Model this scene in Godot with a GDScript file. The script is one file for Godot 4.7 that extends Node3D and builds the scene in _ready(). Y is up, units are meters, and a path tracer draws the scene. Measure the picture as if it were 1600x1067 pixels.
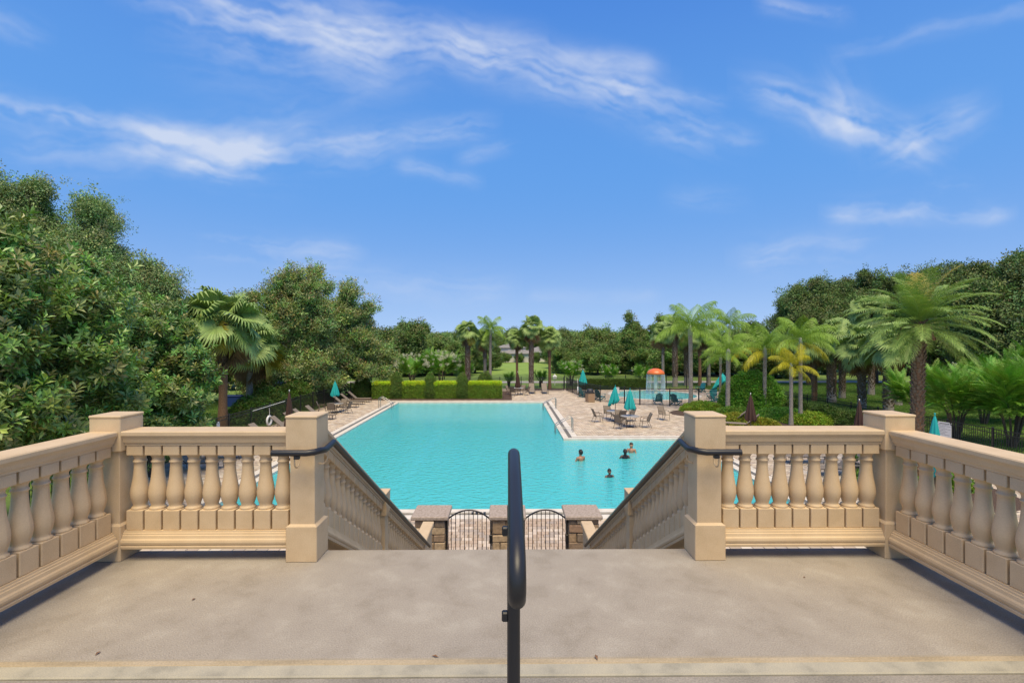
extends Node3D
# A pool terrace seen from the top of a balustraded stair. World: patio level y = 0, camera over the origin, looking along -z.
# D is the distance in front of the camera in metres (z = -D). F, CX, CY: lens of the photograph in its own pixels.
const F := 760.0
const CX := 793.0
const CY := 533.5
const EYE := 5.4
const LAND := 3.75          # height of the landing above the patio
const SLOPE := 0.595        # fall of the stair
const EDGE := 3.87          # D of the landing's front edge
var used := {}
var M := {}
var rng := RandomNumberGenerator.new()

func lin(r: float, g: float, b: float) -> Color: return Color(r, g, b).linear_to_srgb()
func at(x: float, d: float, y := 0.0) -> Vector3: return Vector3((x - CX) / F * d, y, -d)
func ground(x: float, y: float) -> Vector3:
	var d := F * EYE / (y - CY)
	return Vector3((x - CX) / F * d, 0, -d)
func rr(a: float, b: float) -> float: return rng.randf_range(a, b)

# ---------------------------------------------------------------- names and tags
func numbered(called: String) -> String:
	var n: int = used.get(called, 0)
	used[called] = n + 1
	return called if n == 0 else "%s_%03d" % [called, n]
func tag(o: Node, label: String, category: String, group := "", kind := "") -> Node:
	if label: o.set_meta("label", label)
	if category: o.set_meta("category", category)
	if group: o.set_meta("group", group)
	if kind: o.set_meta("kind", kind)
	return o
func thing(called: String, label: String, category: String, where := Vector3.ZERO, turn := 0.0, group := "") -> Node3D:
	var o := Node3D.new()
	o.name = numbered(called)
	add_child(o)
	o.position = where
	o.rotation.y = turn
	tag(o, label, category, group)
	return o
func dup(src: Node3D, where: Vector3, turn: float, label: String, group := "") -> Node3D:
	var c: Node3D = src.duplicate()
	c.name = numbered(str(src.name).rstrip("0123456789").trim_suffix("_"))
	add_child(c)
	c.position = where
	c.rotation.y = turn
	c.set_meta("label", label)
	if group: c.set_meta("group", group)
	return c
func put(called: String, mesh: Mesh, mat: Material, parent: Node = self, where := Vector3.ZERO, turn := 0.0) -> MeshInstance3D:
	var o := MeshInstance3D.new()
	if parent == self: o.name = numbered(called)
	else:
		var k := 0
		var nm := called
		while parent.has_node(NodePath(nm)):
			k += 1
			nm = "%s_%03d" % [called, k]
		o.name = nm
	o.mesh = mesh
	o.material_override = mat
	parent.add_child(o)
	o.position = where
	o.rotation.y = turn
	return o
func fast_put(called: String, k: int, mesh: Mesh, mat: Material, parent: Node, xf: Transform3D) -> MeshInstance3D:
	var o := MeshInstance3D.new()
	o.name = called if k == 0 else "%s_%03d" % [called, k]
	o.mesh = mesh
	o.material_override = mat
	parent.add_child(o)
	o.transform = xf
	return o
func struct(called: String, mesh: Mesh, mat: Material) -> MeshInstance3D:
	var o := put(called, mesh, mat)
	o.set_meta("kind", "structure")
	return o

# ---------------------------------------------------------------- mesh helpers
func st_new() -> SurfaceTool:
	var s := SurfaceTool.new()
	s.begin(Mesh.PRIMITIVE_TRIANGLES)
	s.set_smooth_group(-1)
	return s
func done(s: SurfaceTool) -> ArrayMesh:
	s.generate_normals()
	return s.commit()
func tri(s: SurfaceTool, a: Vector3, b: Vector3, c: Vector3, out: Vector3) -> void:
	s.add_vertex(a)
	if (a - c).cross(a - b).dot(out) >= 0.0:
		s.add_vertex(b)
		s.add_vertex(c)
	else:
		s.add_vertex(c)
		s.add_vertex(b)
func quad(s: SurfaceTool, a: Vector3, b: Vector3, c: Vector3, d: Vector3, out: Vector3) -> void:
	tri(s, a, b, c, out)
	tri(s, a, c, d, out)
# box with chamfered edges (c > 0), under a transform that may shear
func box(s: SurfaceTool, lo: Vector3, hi: Vector3, c := 0.0, xf := Transform3D.IDENTITY) -> void:
	s.set_smooth_group(-1)
	var mid := (lo + hi) * 0.5
	var h := (hi - lo) * 0.5
	c = minf(c, minf(h.x, minf(h.y, h.z)) * 0.9)
	for ax in 3:
		var u := (ax + 1) % 3
		var v := (ax + 2) % 3
		for sg in [-1.0, 1.0]:
			var p := []
			for q in [[-1, -1], [1, -1], [1, 1], [-1, 1]]:
				var e := Vector3.ZERO
				e[ax] = sg * h[ax]
				e[u] = q[0] * (h[u] - c)
				e[v] = q[1] * (h[v] - c)
				p.append(xf * (mid + e))
			var o := Vector3.ZERO
			o[ax] = sg
			quad(s, p[0], p[1], p[2], p[3], xf.basis * o)
	if c <= 0.0: return
	for ax in 3:
		var u := (ax + 1) % 3
		var v := (ax + 2) % 3
		for a in [-1.0, 1.0]:
			for b in [-1.0, 1.0]:
				var p := []
				for q in [[-1, 0], [1, 0], [1, 1], [-1, 1]]:
					var e := Vector3.ZERO
					e[ax] = q[0] * (h[ax] - c)
					e[u] = a * (h[u] - (c if q[1] == 1 else 0.0))
					e[v] = b * (h[v] - (0.0 if q[1] == 1 else c))
					p.append(xf * (mid + e))
				var o := Vector3.ZERO
				o[u] = a
				o[v] = b
				quad(s, p[0], p[1], p[2], p[3], xf.basis * o)
	for a in [-1.0, 1.0]:
		for b in [-1.0, 1.0]:
			for d in [-1.0, 1.0]:
				var g := Vector3(a, b, d)
				var p := []
				for k in 3:
					var e := Vector3(a * (h.x - c), b * (h.y - c), d * (h.z - c))
					e[k] = g[k] * h[k]
					p.append(xf * (mid + e))
				tri(s, p[0], p[1], p[2], xf.basis * g)
func box_mesh(size: Vector3, c := 0.0) -> ArrayMesh:
	var s := st_new()
	box(s, Vector3(-size.x / 2, 0, -size.z / 2), Vector3(size.x / 2, size.y, size.z / 2), c)
	return done(s)
func lathe(s: SurfaceTool, prof: Array, n := 16, xf := Transform3D.IDENTITY, smooth := true) -> void:
	s.set_smooth_group(0 if smooth else -1)
	for i in prof.size() - 1:
		var a: Vector2 = prof[i]
		var b: Vector2 = prof[i + 1]
		var e := b - a
		for k in n:
			var t0 := TAU * k / n
			var t1 := TAU * (k + 1) / n
			var d0 := Vector3(cos(t0), 0, sin(t0))
			var d1 := Vector3(cos(t1), 0, sin(t1))
			var out := (d0 + d1) * 0.5 * e.y + Vector3(0, -e.x, 0)
			if prof[0].y > prof[-1].y: out = -out
			var p0 := xf * (d0 * a.x + Vector3(0, a.y, 0))
			var p1 := xf * (d1 * a.x + Vector3(0, a.y, 0))
			var p2 := xf * (d1 * b.x + Vector3(0, b.y, 0))
			var p3 := xf * (d0 * b.x + Vector3(0, b.y, 0))
			out = xf.basis * out
			if a.x > 1e-5: tri(s, p0, p1, p2, out)
			if b.x > 1e-5: tri(s, p0, p2, p3, out)
	s.set_smooth_group(-1)
func tube(s: SurfaceTool, pts: Array, radii, n := 8, caps := true) -> void:
	s.set_smooth_group(0)
	var rings := []
	var t: Vector3 = (pts[1] - pts[0]).normalized()
	var u := t.cross(Vector3.UP if absf(t.y) < 0.9 else Vector3.RIGHT).normalized()
	for i in pts.size():
		var a: Vector3 = pts[maxi(i - 1, 0)]
		var b: Vector3 = pts[mini(i + 1, pts.size() - 1)]
		t = (b - a).normalized()
		u = (u - t * u.dot(t)).normalized()
		var v := t.cross(u)
		var r: float = radii[i] if radii is Array else radii
		var ring := []
		for k in n:
			var g := TAU * k / n
			ring.append(pts[i] + (u * cos(g) + v * sin(g)) * r)
		rings.append(ring)
	for i in pts.size() - 1:
		var mid: Vector3 = (pts[i] + pts[i + 1]) * 0.5
		for k in n:
			var k2 := (k + 1) % n
			var q: Vector3 = (rings[i][k] + rings[i + 1][k2]) * 0.5
			quad(s, rings[i][k], rings[i][k2], rings[i + 1][k2], rings[i + 1][k], q - mid)
	s.set_smooth_group(-1)
	if caps:
		for e in [[0, 1], [-1, -2]]:
			var ring: Array = rings[e[0]]
			var c: Vector3 = pts[e[0]]
			for k in n: tri(s, c, ring[k], ring[(k + 1) % n], c - pts[e[1]])
# a closed profile (u sideways, v up) carried along from a to b; up stays vertical, so a sloping run is sheared, as stair rails are
func extrude(s: SurfaceTool, prof: Array, a: Vector3, b: Vector3, side: Vector3, smooth := false) -> void:
	var n := prof.size()
	var c := Vector2.ZERO
	for p in prof: c += p / n
	var area := 0.0
	for i in n: area += prof[i].cross(prof[(i + 1) % n])
	for i in n:
		var p: Vector2 = prof[i]
		var q: Vector2 = prof[(i + 1) % n]
		var e := q - p
		var nn := Vector2(e.y, -e.x) * signf(area)
		var out := side * nn.x + Vector3.UP * nn.y
		quad(s, a + side * p.x + Vector3.UP * p.y, a + side * q.x + Vector3.UP * q.y, b + side * q.x + Vector3.UP * q.y, b + side * p.x + Vector3.UP * p.y, out)
	for e in [[a, a - b], [b, b - a]]:
		var g: Vector3 = e[0] + side * c.x + Vector3.UP * c.y
		for i in n:
			var p: Vector2 = prof[i]
			var q: Vector2 = prof[(i + 1) % n]
			tri(s, g, e[0] + side * p.x + Vector3.UP * p.y, e[0] + side * q.x + Vector3.UP * q.y, e[1])
func mirrored(half: Array) -> Array:
	var out := half.duplicate()
	for i in range(half.size() - 1, -1, -1): out.append(Vector2(-half[i].x, half[i].y))
	return out
func sheet(s: SurfaceTool, x0: float, x1: float, d0: float, d1: float, y: float) -> void:
	quad(s, Vector3(x0, y, -d0), Vector3(x1, y, -d0), Vector3(x1, y, -d1), Vector3(x0, y, -d1), Vector3.UP)
func many(called: String, mesh: Mesh, xfs: Array, cols: Array, mat: Material, parent: Node) -> MultiMeshInstance3D:
	var mm := MultiMesh.new()
	mm.transform_format = MultiMesh.TRANSFORM_3D
	mm.use_colors = not cols.is_empty()
	mm.mesh = mesh
	mm.instance_count = xfs.size()
	for i in xfs.size():
		mm.set_instance_transform(i, xfs[i])
		if mm.use_colors: mm.set_instance_color(i, cols[i])
	var o := MultiMeshInstance3D.new()
	o.name = numbered(called) if parent == self else called
	o.multimesh = mm
	o.material_override = mat
	parent.add_child(o)
	return o

# ---------------------------------------------------------------- materials
func plain(col: Color, rough := 0.6, metal := 0.0) -> StandardMaterial3D:
	var m := StandardMaterial3D.new()
	m.albedo_color = col
	m.roughness = rough
	m.metallic = metal
	return m
# colour patches of several scales between listed linear colours, mapped by world position
func grained(cols: Array, tile: float, freq: float, rough := 0.8, relief := 0.0, seed_ := 1, size := 512, speck := 0.0) -> StandardMaterial3D:
	var n := FastNoiseLite.new()
	n.seed = seed_
	n.noise_type = FastNoiseLite.TYPE_SIMPLEX_SMOOTH
	n.frequency = freq
	n.fractal_octaves = 5
	n.fractal_gain = 0.6
	var a := n.get_seamless_image(size, size)
	n.seed = seed_ + 50
	n.frequency = 0.35
	n.fractal_octaves = 2
	var b := n.get_seamless_image(size, size)
	a.convert(Image.FORMAT_L8)
	b.convert(Image.FORMAT_L8)
	var da := a.get_data()
	var db := b.get_data()
	var ramp := []
	for i in 256:
		var t := clampf((i / 255.0 - 0.5) * 1.5 + 0.5, 0.0, 1.0) * (cols.size() - 1)
		var k := mini(int(t), cols.size() - 2)
		var c: Color = (cols[k] as Color).lerp(cols[k + 1], t - k)
		ramp.append(c.linear_to_srgb())
	var data := PackedByteArray()
	data.resize(size * size * 3)
	for i in size * size:
		var c: Color = ramp[da[i]]
		var w := 1.0 + (db[i] / 255.0 - 0.5) * speck
		data[i * 3] = clampi(int(c.r * w * 255.0), 0, 255)
		data[i * 3 + 1] = clampi(int(c.g * w * 255.0), 0, 255)
		data[i * 3 + 2] = clampi(int(c.b * w * 255.0), 0, 255)
	var m := StandardMaterial3D.new()
	m.albedo_texture = ImageTexture.create_from_image(Image.create_from_data(size, size, false, Image.FORMAT_RGB8, data))
	m.roughness = rough
	m.uv1_triplanar = true
	m.uv1_world_triplanar = true
	m.uv1_scale = Vector3.ONE / tile
	if relief > 0.0:
		b.convert(Image.FORMAT_RGBA8)
		b.bump_map_to_normal_map(relief)
		m.normal_enabled = true
		m.normal_texture = ImageTexture.create_from_image(b)
	return m
func leafy(col: Color, rough := 0.5, through := 0.5) -> StandardMaterial3D:
	var m := plain(col, rough)
	m.vertex_color_use_as_albedo = true
	m.cull_mode = BaseMaterial3D.CULL_DISABLED
	m.backlight_enabled = true
	m.backlight = Color(through, through, through * 0.5)
	return m
func make_materials() -> void:
	M.paint = grained([Color(0.553, 0.412, 0.242), Color(0.598, 0.450, 0.272), Color(0.625, 0.478, 0.294)], 1.7, 0.012, 0.62, 0.25, 3, 512, 0.1)
	M.concrete = grained([Color(0.285, 0.250, 0.199), Color(0.320, 0.283, 0.231), Color(0.332, 0.295, 0.240), Color(0.367, 0.330, 0.271)], 3.1, 0.007, 0.88, 0.9, 11, 1024, 0.3)
	M.concrete_dark = grained([Color(0.196, 0.176, 0.145), Color(0.257, 0.233, 0.192), Color(0.303, 0.272, 0.226)], 2.3, 0.006, 0.85, 0.5, 17, 512, 0.25)
	M.band_pale = grained([Color(0.296, 0.276, 0.213), Color(0.378, 0.351, 0.269), Color(0.422, 0.387, 0.289)], 1.3, 0.008, 0.85, 0.3, 23, 512, 0.2)
	M.band_yellow = grained([Color(0.308, 0.249, 0.160), Color(0.393, 0.318, 0.204), Color(0.427, 0.353, 0.240)], 1.1, 0.01, 0.85, 0.3, 29, 256, 0.2)
	M.stone_cap = grained([Color(0.265, 0.208, 0.162), Color(0.365, 0.298, 0.244), Color(0.442, 0.370, 0.313)], 0.7, 0.02, 0.9, 1.0, 31, 512, 0.45)
	M.stones = []
	for c in [Color(0.36, 0.25, 0.15), Color(0.27, 0.19, 0.125), Color(0.43, 0.32, 0.2), Color(0.22, 0.165, 0.115), Color(0.33, 0.215, 0.14)]:
		M.stones.append(grained([c * 0.75, c, c * 1.2], 0.6, 0.02, 0.9, 1.2, 37 + M.stones.size(), 256, 0.3))
	M.mortar = plain(lin(0.2, 0.17, 0.14), 0.95)
	M.iron = plain(lin(0.012, 0.013, 0.016), 0.38)
	M.fence = plain(lin(0.014, 0.016, 0.02), 0.35)
	M.handrail = plain(lin(0.016, 0.017, 0.02), 0.42)
	M.bedding = grained([Color(0.3, 0.24, 0.18), Color(0.38, 0.31, 0.24)], 2.0, 0.02, 0.95, 0.0, 41, 256, 0.3)
	M.paver = plain(Color.WHITE, 0.85)
	M.paver.vertex_color_use_as_albedo = true
	M.paver_set = []
	for c in [Color(0.46, 0.36, 0.265), Color(0.50, 0.40, 0.31), Color(0.45, 0.34, 0.25), Color(0.6, 0.5, 0.4), Color(0.4, 0.33, 0.27)]:
		M.paver_set.append(grained([c * 0.85, c, c * 1.1], 0.9, 0.02, 0.85, 0.4, 43 + M.paver_set.size(), 256, 0.3))
	M.coping = grained([Color(0.538, 0.488, 0.403), Color(0.634, 0.586, 0.504), Color(0.672, 0.634, 0.554)], 1.5, 0.01, 0.8, 0.2, 47, 256, 0.12)
	M.gutter = plain(lin(0.16, 0.15, 0.13), 0.8)
	M.plaster = grained([Color(0.02, 0.42, 0.42), Color(0.03, 0.46, 0.46), Color(0.04, 0.5, 0.49)], 4.0, 0.006, 0.7, 0.0, 53, 512, 0.06)
	M.kid_plaster = grained([Color(0.34, 0.62, 0.66), Color(0.42, 0.7, 0.74)], 3.0, 0.01, 0.7, 0.0, 59, 256, 0.06)
	M.grass = grained([Color(0.08, 0.13, 0.022), Color(0.13, 0.21, 0.035), Color(0.17, 0.26, 0.05)], 9.0, 0.012, 0.95, 0.6, 61, 512, 0.35)
	M.lawn = grained([Color(0.16, 0.26, 0.04), Color(0.2, 0.31, 0.05), Color(0.24, 0.35, 0.065)], 14.0, 0.01, 0.95, 0.4, 67, 512, 0.2)
	M.mulch = grained([Color(0.035, 0.02, 0.013), Color(0.075, 0.045, 0.03), Color(0.11, 0.07, 0.045)], 0.8, 0.03, 0.95, 1.5, 71, 512, 0.5)
	M.road = grained([Color(0.315, 0.300, 0.270), Color(0.375, 0.360, 0.323)], 5.0, 0.01, 0.9, 0.0, 73, 256, 0.15)
	M.bark = grained([Color(0.05, 0.038, 0.028), Color(0.1, 0.078, 0.058), Color(0.15, 0.12, 0.095)], 0.5, 0.02, 0.95, 2.0, 79, 512, 0.5)
	M.palm_grey = grained([Color(0.2, 0.175, 0.145), Color(0.3, 0.27, 0.23), Color(0.38, 0.35, 0.3)], 0.6, 0.015, 0.9, 1.0, 83, 256, 0.3)
	M.palm_boot = grained([Color(0.09, 0.055, 0.035), Color(0.19, 0.13, 0.085), Color(0.3, 0.23, 0.16)], 0.45, 0.02, 0.95, 1.2, 89, 256, 0.5)
	M.palm_brown = grained([Color(0.12, 0.06, 0.03), Color(0.22, 0.12, 0.065), Color(0.28, 0.17, 0.1)], 0.4, 0.02, 0.95, 1.2, 97, 256, 0.5)
	M.crownshaft = plain(lin(0.3, 0.34, 0.24), 0.5)
	M.leaf = leafy(Color.WHITE, 0.33)
	M.leaf_dull = leafy(Color.WHITE, 0.6)
	M.fan = leafy(lin(0.28, 0.41, 0.11), 0.5)
	M.fan_dead = leafy(lin(0.24, 0.15, 0.07), 0.8)
	M.fan_yellow = leafy(lin(0.36, 0.31, 0.03), 0.5)
	M.queen = leafy(lin(0.25, 0.42, 0.04), 0.5)
	M.queen_yellow = leafy(lin(0.55, 0.52, 0.02), 0.5)
	M.date = leafy(lin(0.27, 0.42, 0.09), 0.5)
	M.spray = leafy(lin(0.2, 0.42, 0.045), 0.5)
	M.petals = leafy(lin(0.72, 0.72, 0.6), 0.7)
	M.teal = plain(lin(0.012, 0.36, 0.35), 0.8)
	M.brown_cloth = plain(lin(0.055, 0.026, 0.02), 0.85)
	M.frame = plain(lin(0.1, 0.075, 0.055), 0.45, 0.3)
	M.sling = grained([Color(0.2, 0.165, 0.125), Color(0.26, 0.215, 0.17)], 0.3, 0.03, 0.85, 0.0, 101, 256, 0.2)
	M.table_top = plain(lin(0.36, 0.34, 0.31), 0.3)
	M.teal_wood = plain(lin(0.012, 0.15, 0.17), 0.5)
	M.steel = plain(lin(0.42, 0.42, 0.4), 0.38, 1.0)
	M.white = plain(lin(0.78, 0.78, 0.75), 0.5)
	M.orange = plain(lin(0.7, 0.16, 0.035), 0.35)
	M.cream = plain(lin(0.72, 0.68, 0.56), 0.5)
	M.tan_bin = grained([Color(0.3, 0.2, 0.12), Color(0.38, 0.26, 0.165)], 0.4, 0.03, 0.9, 0.6, 103, 256, 0.4)
	M.dark_plastic = plain(lin(0.03, 0.03, 0.032), 0.5)
	M.blue = plain(lin(0.01, 0.035, 0.16), 0.5)
	M.pot = plain(lin(0.2, 0.19, 0.18), 0.7)
	M.roof = grained([Color(0.2, 0.19, 0.18), Color(0.28, 0.27, 0.25)], 2.0, 0.03, 0.9, 0.0, 107, 256, 0.2)
	M.stucco = plain(lin(0.72, 0.7, 0.64), 0.9)
	M.window = plain(lin(0.05, 0.06, 0.07), 0.1)
	M.hair = plain(lin(0.012, 0.009, 0.008), 0.5)
	M.hair_brown = plain(lin(0.05, 0.025, 0.014), 0.5)
	M.skin = plain(lin(0.38, 0.2, 0.12), 0.5)
	M.skin_dark = plain(lin(0.16, 0.085, 0.055), 0.5)
	M.swim = plain(lin(0.012, 0.013, 0.022), 0.7)
	# water: a rippled sheet that mirrors the sky and lets one see the pool below
	var n := FastNoiseLite.new()
	n.seed = 5
	n.noise_type = FastNoiseLite.TYPE_SIMPLEX_SMOOTH
	n.frequency = 0.02
	n.fractal_octaves = 4
	n.fractal_gain = 0.55
	var w := n.get_seamless_image(1024, 1024)
	w.convert(Image.FORMAT_RGBA8)
	w.bump_map_to_normal_map(7.0)
	var m := StandardMaterial3D.new()
	m.transparency = BaseMaterial3D.TRANSPARENCY_ALPHA
	m.albedo_color = Color(lin(0.1, 0.7, 0.72), 0.65)
	m.roughness = 0.04
	m.metallic_specular = 0.6
	m.normal_enabled = true
	m.normal_texture = ImageTexture.create_from_image(w)
	m.normal_scale = 1.0
	m.uv1_triplanar = true
	m.uv1_world_triplanar = true
	m.uv1_scale = Vector3(0.11, 0.11, 0.2)
	M.water = m
	var f := StandardMaterial3D.new()
	f.transparency = BaseMaterial3D.TRANSPARENCY_ALPHA
	f.albedo_color = Color(0.9, 0.95, 1.0, 0.3)
	f.roughness = 0.1
	M.falling = f

# ---------------------------------------------------------------- sky
func cirrus(px: float, py: float, list: Array, n: FastNoiseLite) -> float:
	var sum := 0.0
	var warp := INF
	for c in list:
		var w: float = c[4] * 1.45
		if px < minf(c[0], c[2]) - w * 2.6 or px > maxf(c[0], c[2]) + w * 2.6 or py < minf(c[1], c[3]) - w * 2.6 or py > maxf(c[1], c[3]) + w * 2.6: continue
		if warp == INF: warp = n.get_noise_2d(px * 0.45 + 70.0, py * 0.45) * 15.0
		var ax: float = px - c[0]
		var ay: float = py - c[1] + warp * 0.5
		var ex: float = c[2] - c[0]
		var ey: float = c[3] - c[1]
		var l2 := ex * ex + ey * ey
		var l := sqrt(l2)
		var along := (ax * ex + ay * ey) / l
		var across := (ay * ex - ax * ey) / l
		var over := maxf(maxf(-along, along - l), 0.0)
		var q := (across * across + over * over * 0.35) / (w * w)
		if q < 5.0:
			var f := n.get_noise_2d(along * 0.16, (across + warp) * 1.5 + c[0]) * 0.9 + n.get_noise_2d(along * 0.5 + 300.0, (across + warp) * 4.5) * 0.55
			var soft := n.get_noise_2d(px * 0.3 + 900.0, py * 0.5) * 0.8
			sum += c[5] * exp(-q * 1.1) * clampf(0.5 + f + soft, 0.03, 1.5) * 0.7
	return sum
func make_sky() -> Sky:
	var w := 3072
	var h := 1536
	var data := PackedFloat32Array()
	data.resize(w * h * 3)
	var n := FastNoiseLite.new()
	n.seed = 12
	n.noise_type = FastNoiseLite.TYPE_SIMPLEX_SMOOTH
	n.frequency = 0.011
	n.fractal_octaves = 5
	n.fractal_gain = 0.6
	# streaks of ice cloud: from, to, half width, strength (as directions through the photograph's lens)
	var streaks := [[250, -5, 420, 45, 22, 0.4], [380, 25, 560, 62, 40, 0.75], [540, 55, 760, 82, 26, 0.6], [740, 80, 970, 140, 26, 0.75], [960, 140, 1080, 195, 24, 0.5], [1040, 205, 1160, 215, 12, 0.3], [380, 80, 520, 100, 45, 0.25],
		[-40, 165, 120, 195, 16, 0.6], [100, 190, 290, 212, 13, 0.55], [70, 235, 330, 245, 22, 0.4], [240, 225, 400, 250, 26, 0.55], [300, 262, 390, 285, 9, 0.6], [390, 240, 560, 228, 24, 0.4], [540, 225, 730, 200, 15, 0.5], [380, 215, 460, 195, 26, 0.25],
		[640, 262, 730, 280, 8, 0.4], [735, 245, 785, 228, 8, 0.35], [890, 88, 1000, 100, 13, 0.35], [1040, 146, 1120, 158, 7, 0.35], [1220, 150, 1330, 185, 22, 0.55], [1320, 180, 1430, 222, 20, 0.65], [1420, 222, 1500, 185, 20, 0.5], [1320, 140, 1340, 190, 20, 0.3],
		[1330, 332, 1440, 325, 13, 0.55], [1430, 330, 1560, 330, 11, 0.5], [1470, 285, 1510, 288, 10, 0.3], [1190, 395, 1330, 385, 15, 0.45], [1200, 415, 1280, 415, 12, 0.3], [330, 388, 530, 396, 13, 0.45], [480, 432, 750, 455, 18, 0.3], [1210, 5, 1310, 20, 9, 0.45], [1330, 75, 1600, 10, 10, 0.25], [1080, 305, 1130, 305, 14, 0.18], [560, 150, 600, 128, 12, 0.15], [0, 40, 45, 55, 14, 0.3], [840, 465, 1010, 462, 8, 0.15]]
	for j in h:
		var el := (0.5 - (j + 0.5) / h) * PI
		var up := maxf(sin(el), 0.0)
		var t := pow(1.0 - up, 2.6)
		var base := Color(0.02, 0.165, 0.66).lerp(Color(0.56, 0.73, 0.98), t)
		base = base.lerp(Color(0.088, 0.35, 0.84), 0.66 * exp(-pow((up - 0.3) / 0.28, 2.0)))
		for i in w:
			var k := (j * w + i) * 3
			var c := base
			if el > 0.0:
				var az := wrapf((i + 0.5) / w * TAU, -PI, PI)
				var s := 0.0
				var px := 9e9
				var py := 9e9
				if absf(az) < 1.1:
					px = CX + F * tan(az)
					py = CY - F * tan(el) / cos(az)
				var inside := px > -60.0 and px < 1660.0 and py > -60.0
				if inside: s = cirrus(px, py, streaks, n)
				else:
					# the same kind of thin streaks goes on over the rest of the sky
					var q := 1.0 / (up + 0.12)
					var v := n.get_noise_2d(cos(az) * cos(el) * q * 120.0 + 900.0, sin(az) * cos(el) * q * 300.0)
					s = clampf((v - 0.12) * 1.7, 0.0, 0.6)
				c = c.lerp(Color(0.74, 0.79, 0.90), clampf(s, 0.0, 0.75))
			data[k] = c.r
			data[k + 1] = c.g
			data[k + 2] = c.b
	var m := PanoramaSkyMaterial.new()
	m.panorama = ImageTexture.create_from_image(Image.create_from_data(w, h, false, Image.FORMAT_RGBF, data.to_byte_array()))
	var sky := Sky.new()
	sky.sky_material = m
	return sky

# ---------------------------------------------------------------- balustrades
const RAIL_TOP := 0.976
func rail_profile() -> Array:
	return mirrored([Vector2(0.0, 0.863), Vector2(0.066, 0.863), Vector2(0.068, 0.882), Vector2(0.078, 0.886), Vector2(0.081, 0.896), Vector2(0.086, 0.915), Vector2(0.096, 0.934), Vector2(0.101, 0.939), Vector2(0.103, 0.945), Vector2(0.103, 0.968), Vector2(0.097, 0.976)])
func foot_profile() -> Array:
	return mirrored([Vector2(0.0, 0.095), Vector2(0.104, 0.095), Vector2(0.106, 0.112), Vector2(0.099, 0.12), Vector2(0.107, 0.131), Vector2(0.109, 0.145), Vector2(0.105, 0.16), Vector2(0.095, 0.17), Vector2(0.09, 0.19), Vector2(0.083, 0.194), Vector2(0.081, 0.205), Vector2(0.074, 0.208), Vector2(0.072, 0.22)])
func baluster_mesh(slope: float) -> ArrayMesh:
	# square blocks above and below, a turned vase between; on the stair the blocks follow the slope (along +z here)
	var s := st_new()
	var sh := Transform3D(Basis(Vector3.RIGHT, Vector3.UP, Vector3(0, slope, 1)), Vector3.ZERO)
	var b := 0.0615
	box(s, Vector3(-b, 0.2205, -b), Vector3(b, 0.37, b), 0.004, sh)
	box(s, Vector3(-b, 0.786, -b), Vector3(b, 0.8625, b), 0.004, sh)
	var lift := absf(slope) * b
	var y0 := 0.3705 - lift * 0.6
	var prof := [Vector2(0.0, y0), Vector2(0.057, y0), Vector2(0.058, 0.378), Vector2(0.054, 0.386), Vector2(0.047, 0.392), Vector2(0.045, 0.4), Vector2(0.05, 0.418), Vector2(0.058, 0.442), Vector2(0.063, 0.47), Vector2(0.064, 0.495), Vector2(0.061, 0.525), Vector2(0.055, 0.56), Vector2(0.048, 0.6), Vector2(0.043, 0.645), Vector2(0.040, 0.69), Vector2(0.0395, 0.722), Vector2(0.045, 0.727), Vector2(0.0465, 0.733), Vector2(0.045, 0.739), Vector2(0.0395, 0.744), Vector2(0.0395, 0.762), Vector2(0.044, 0.773), Vector2(0.052, 0.78), Vector2(0.055, 0.786 + lift)]
	lathe(s, prof, 20)
	return done(s)
func balustrade(label: String, a: Vector3, b: Vector3, group := "") -> Node3D:
	var t := thing("balustrade", label, "balustrade", a, 0.0, group)
	var d := b - a
	var flat := Vector3(d.x, 0, d.z)
	var side := flat.normalized().cross(Vector3.UP)
	var s := st_new()
	extrude(s, rail_profile(), Vector3.ZERO, d, side)
	put("top_rail", done(s), M.paint, t)
	s = st_new()
	extrude(s, foot_profile(), Vector3.ZERO, d, side)
	put("base_rail", done(s), M.paint, t)
	var n := int(round((flat.length() - 0.012) / 0.139))
	var slope := d.y / flat.length()
	var mesh := baluster_mesh(slope)
	for i in n:
		var f := (i + 0.5) / n
		var o := fast_put("baluster", i, mesh, M.paint, t, Transform3D(Basis(side, Vector3.UP, flat.normalized()), d * f))
		if side.cross(Vector3.UP).dot(flat.normalized()) < 0.0: o.transform.basis = Basis(-side, Vector3.UP, flat.normalized())
	return t
func newel(label: String, where: Vector3, h := 1.094, w := 0.232, group := "") -> Node3D:
	var t := thing("balustrade_post", label, "post", where, 0.0, group)
	var s := st_new()
	var a := w * 0.5
	box(s, Vector3(-a, 0, -a), Vector3(a, 0.262, a), 0.005)
	put("plinth", done(s), M.paint, t)
	s = st_new()
	# sloping shoulder and the slimmer shaft
	var c := a * 0.8
	for q in 4:
		var r := Transform3D(Basis(Vector3.UP, PI / 2 * q), Vector3.ZERO)
		quad(s, r * Vector3(-a, 0.262, a), r * Vector3(a, 0.262, a), r * Vector3(c, 0.278, c), r * Vector3(-c, 0.278, c), r * Vector3(0, 1, 1))
	box(s, Vector3(-c, 0.27, -c), Vector3(c, h - 0.27, c), 0.003)
	put("shaft", done(s), M.paint, t)
	s = st_new()
	box(s, Vector3(-a, h - 0.27, -a), Vector3(a, h - 0.02, a), 0.004)
	put("upper_block", done(s), M.paint, t)
	s = st_new()
	box(s, Vector3(-a - 0.005, h - 0.02, -a - 0.005), Vector3(a + 0.005, h, a + 0.005), 0.006)
	put("cap", done(s), M.paint, t)
	return t
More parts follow.
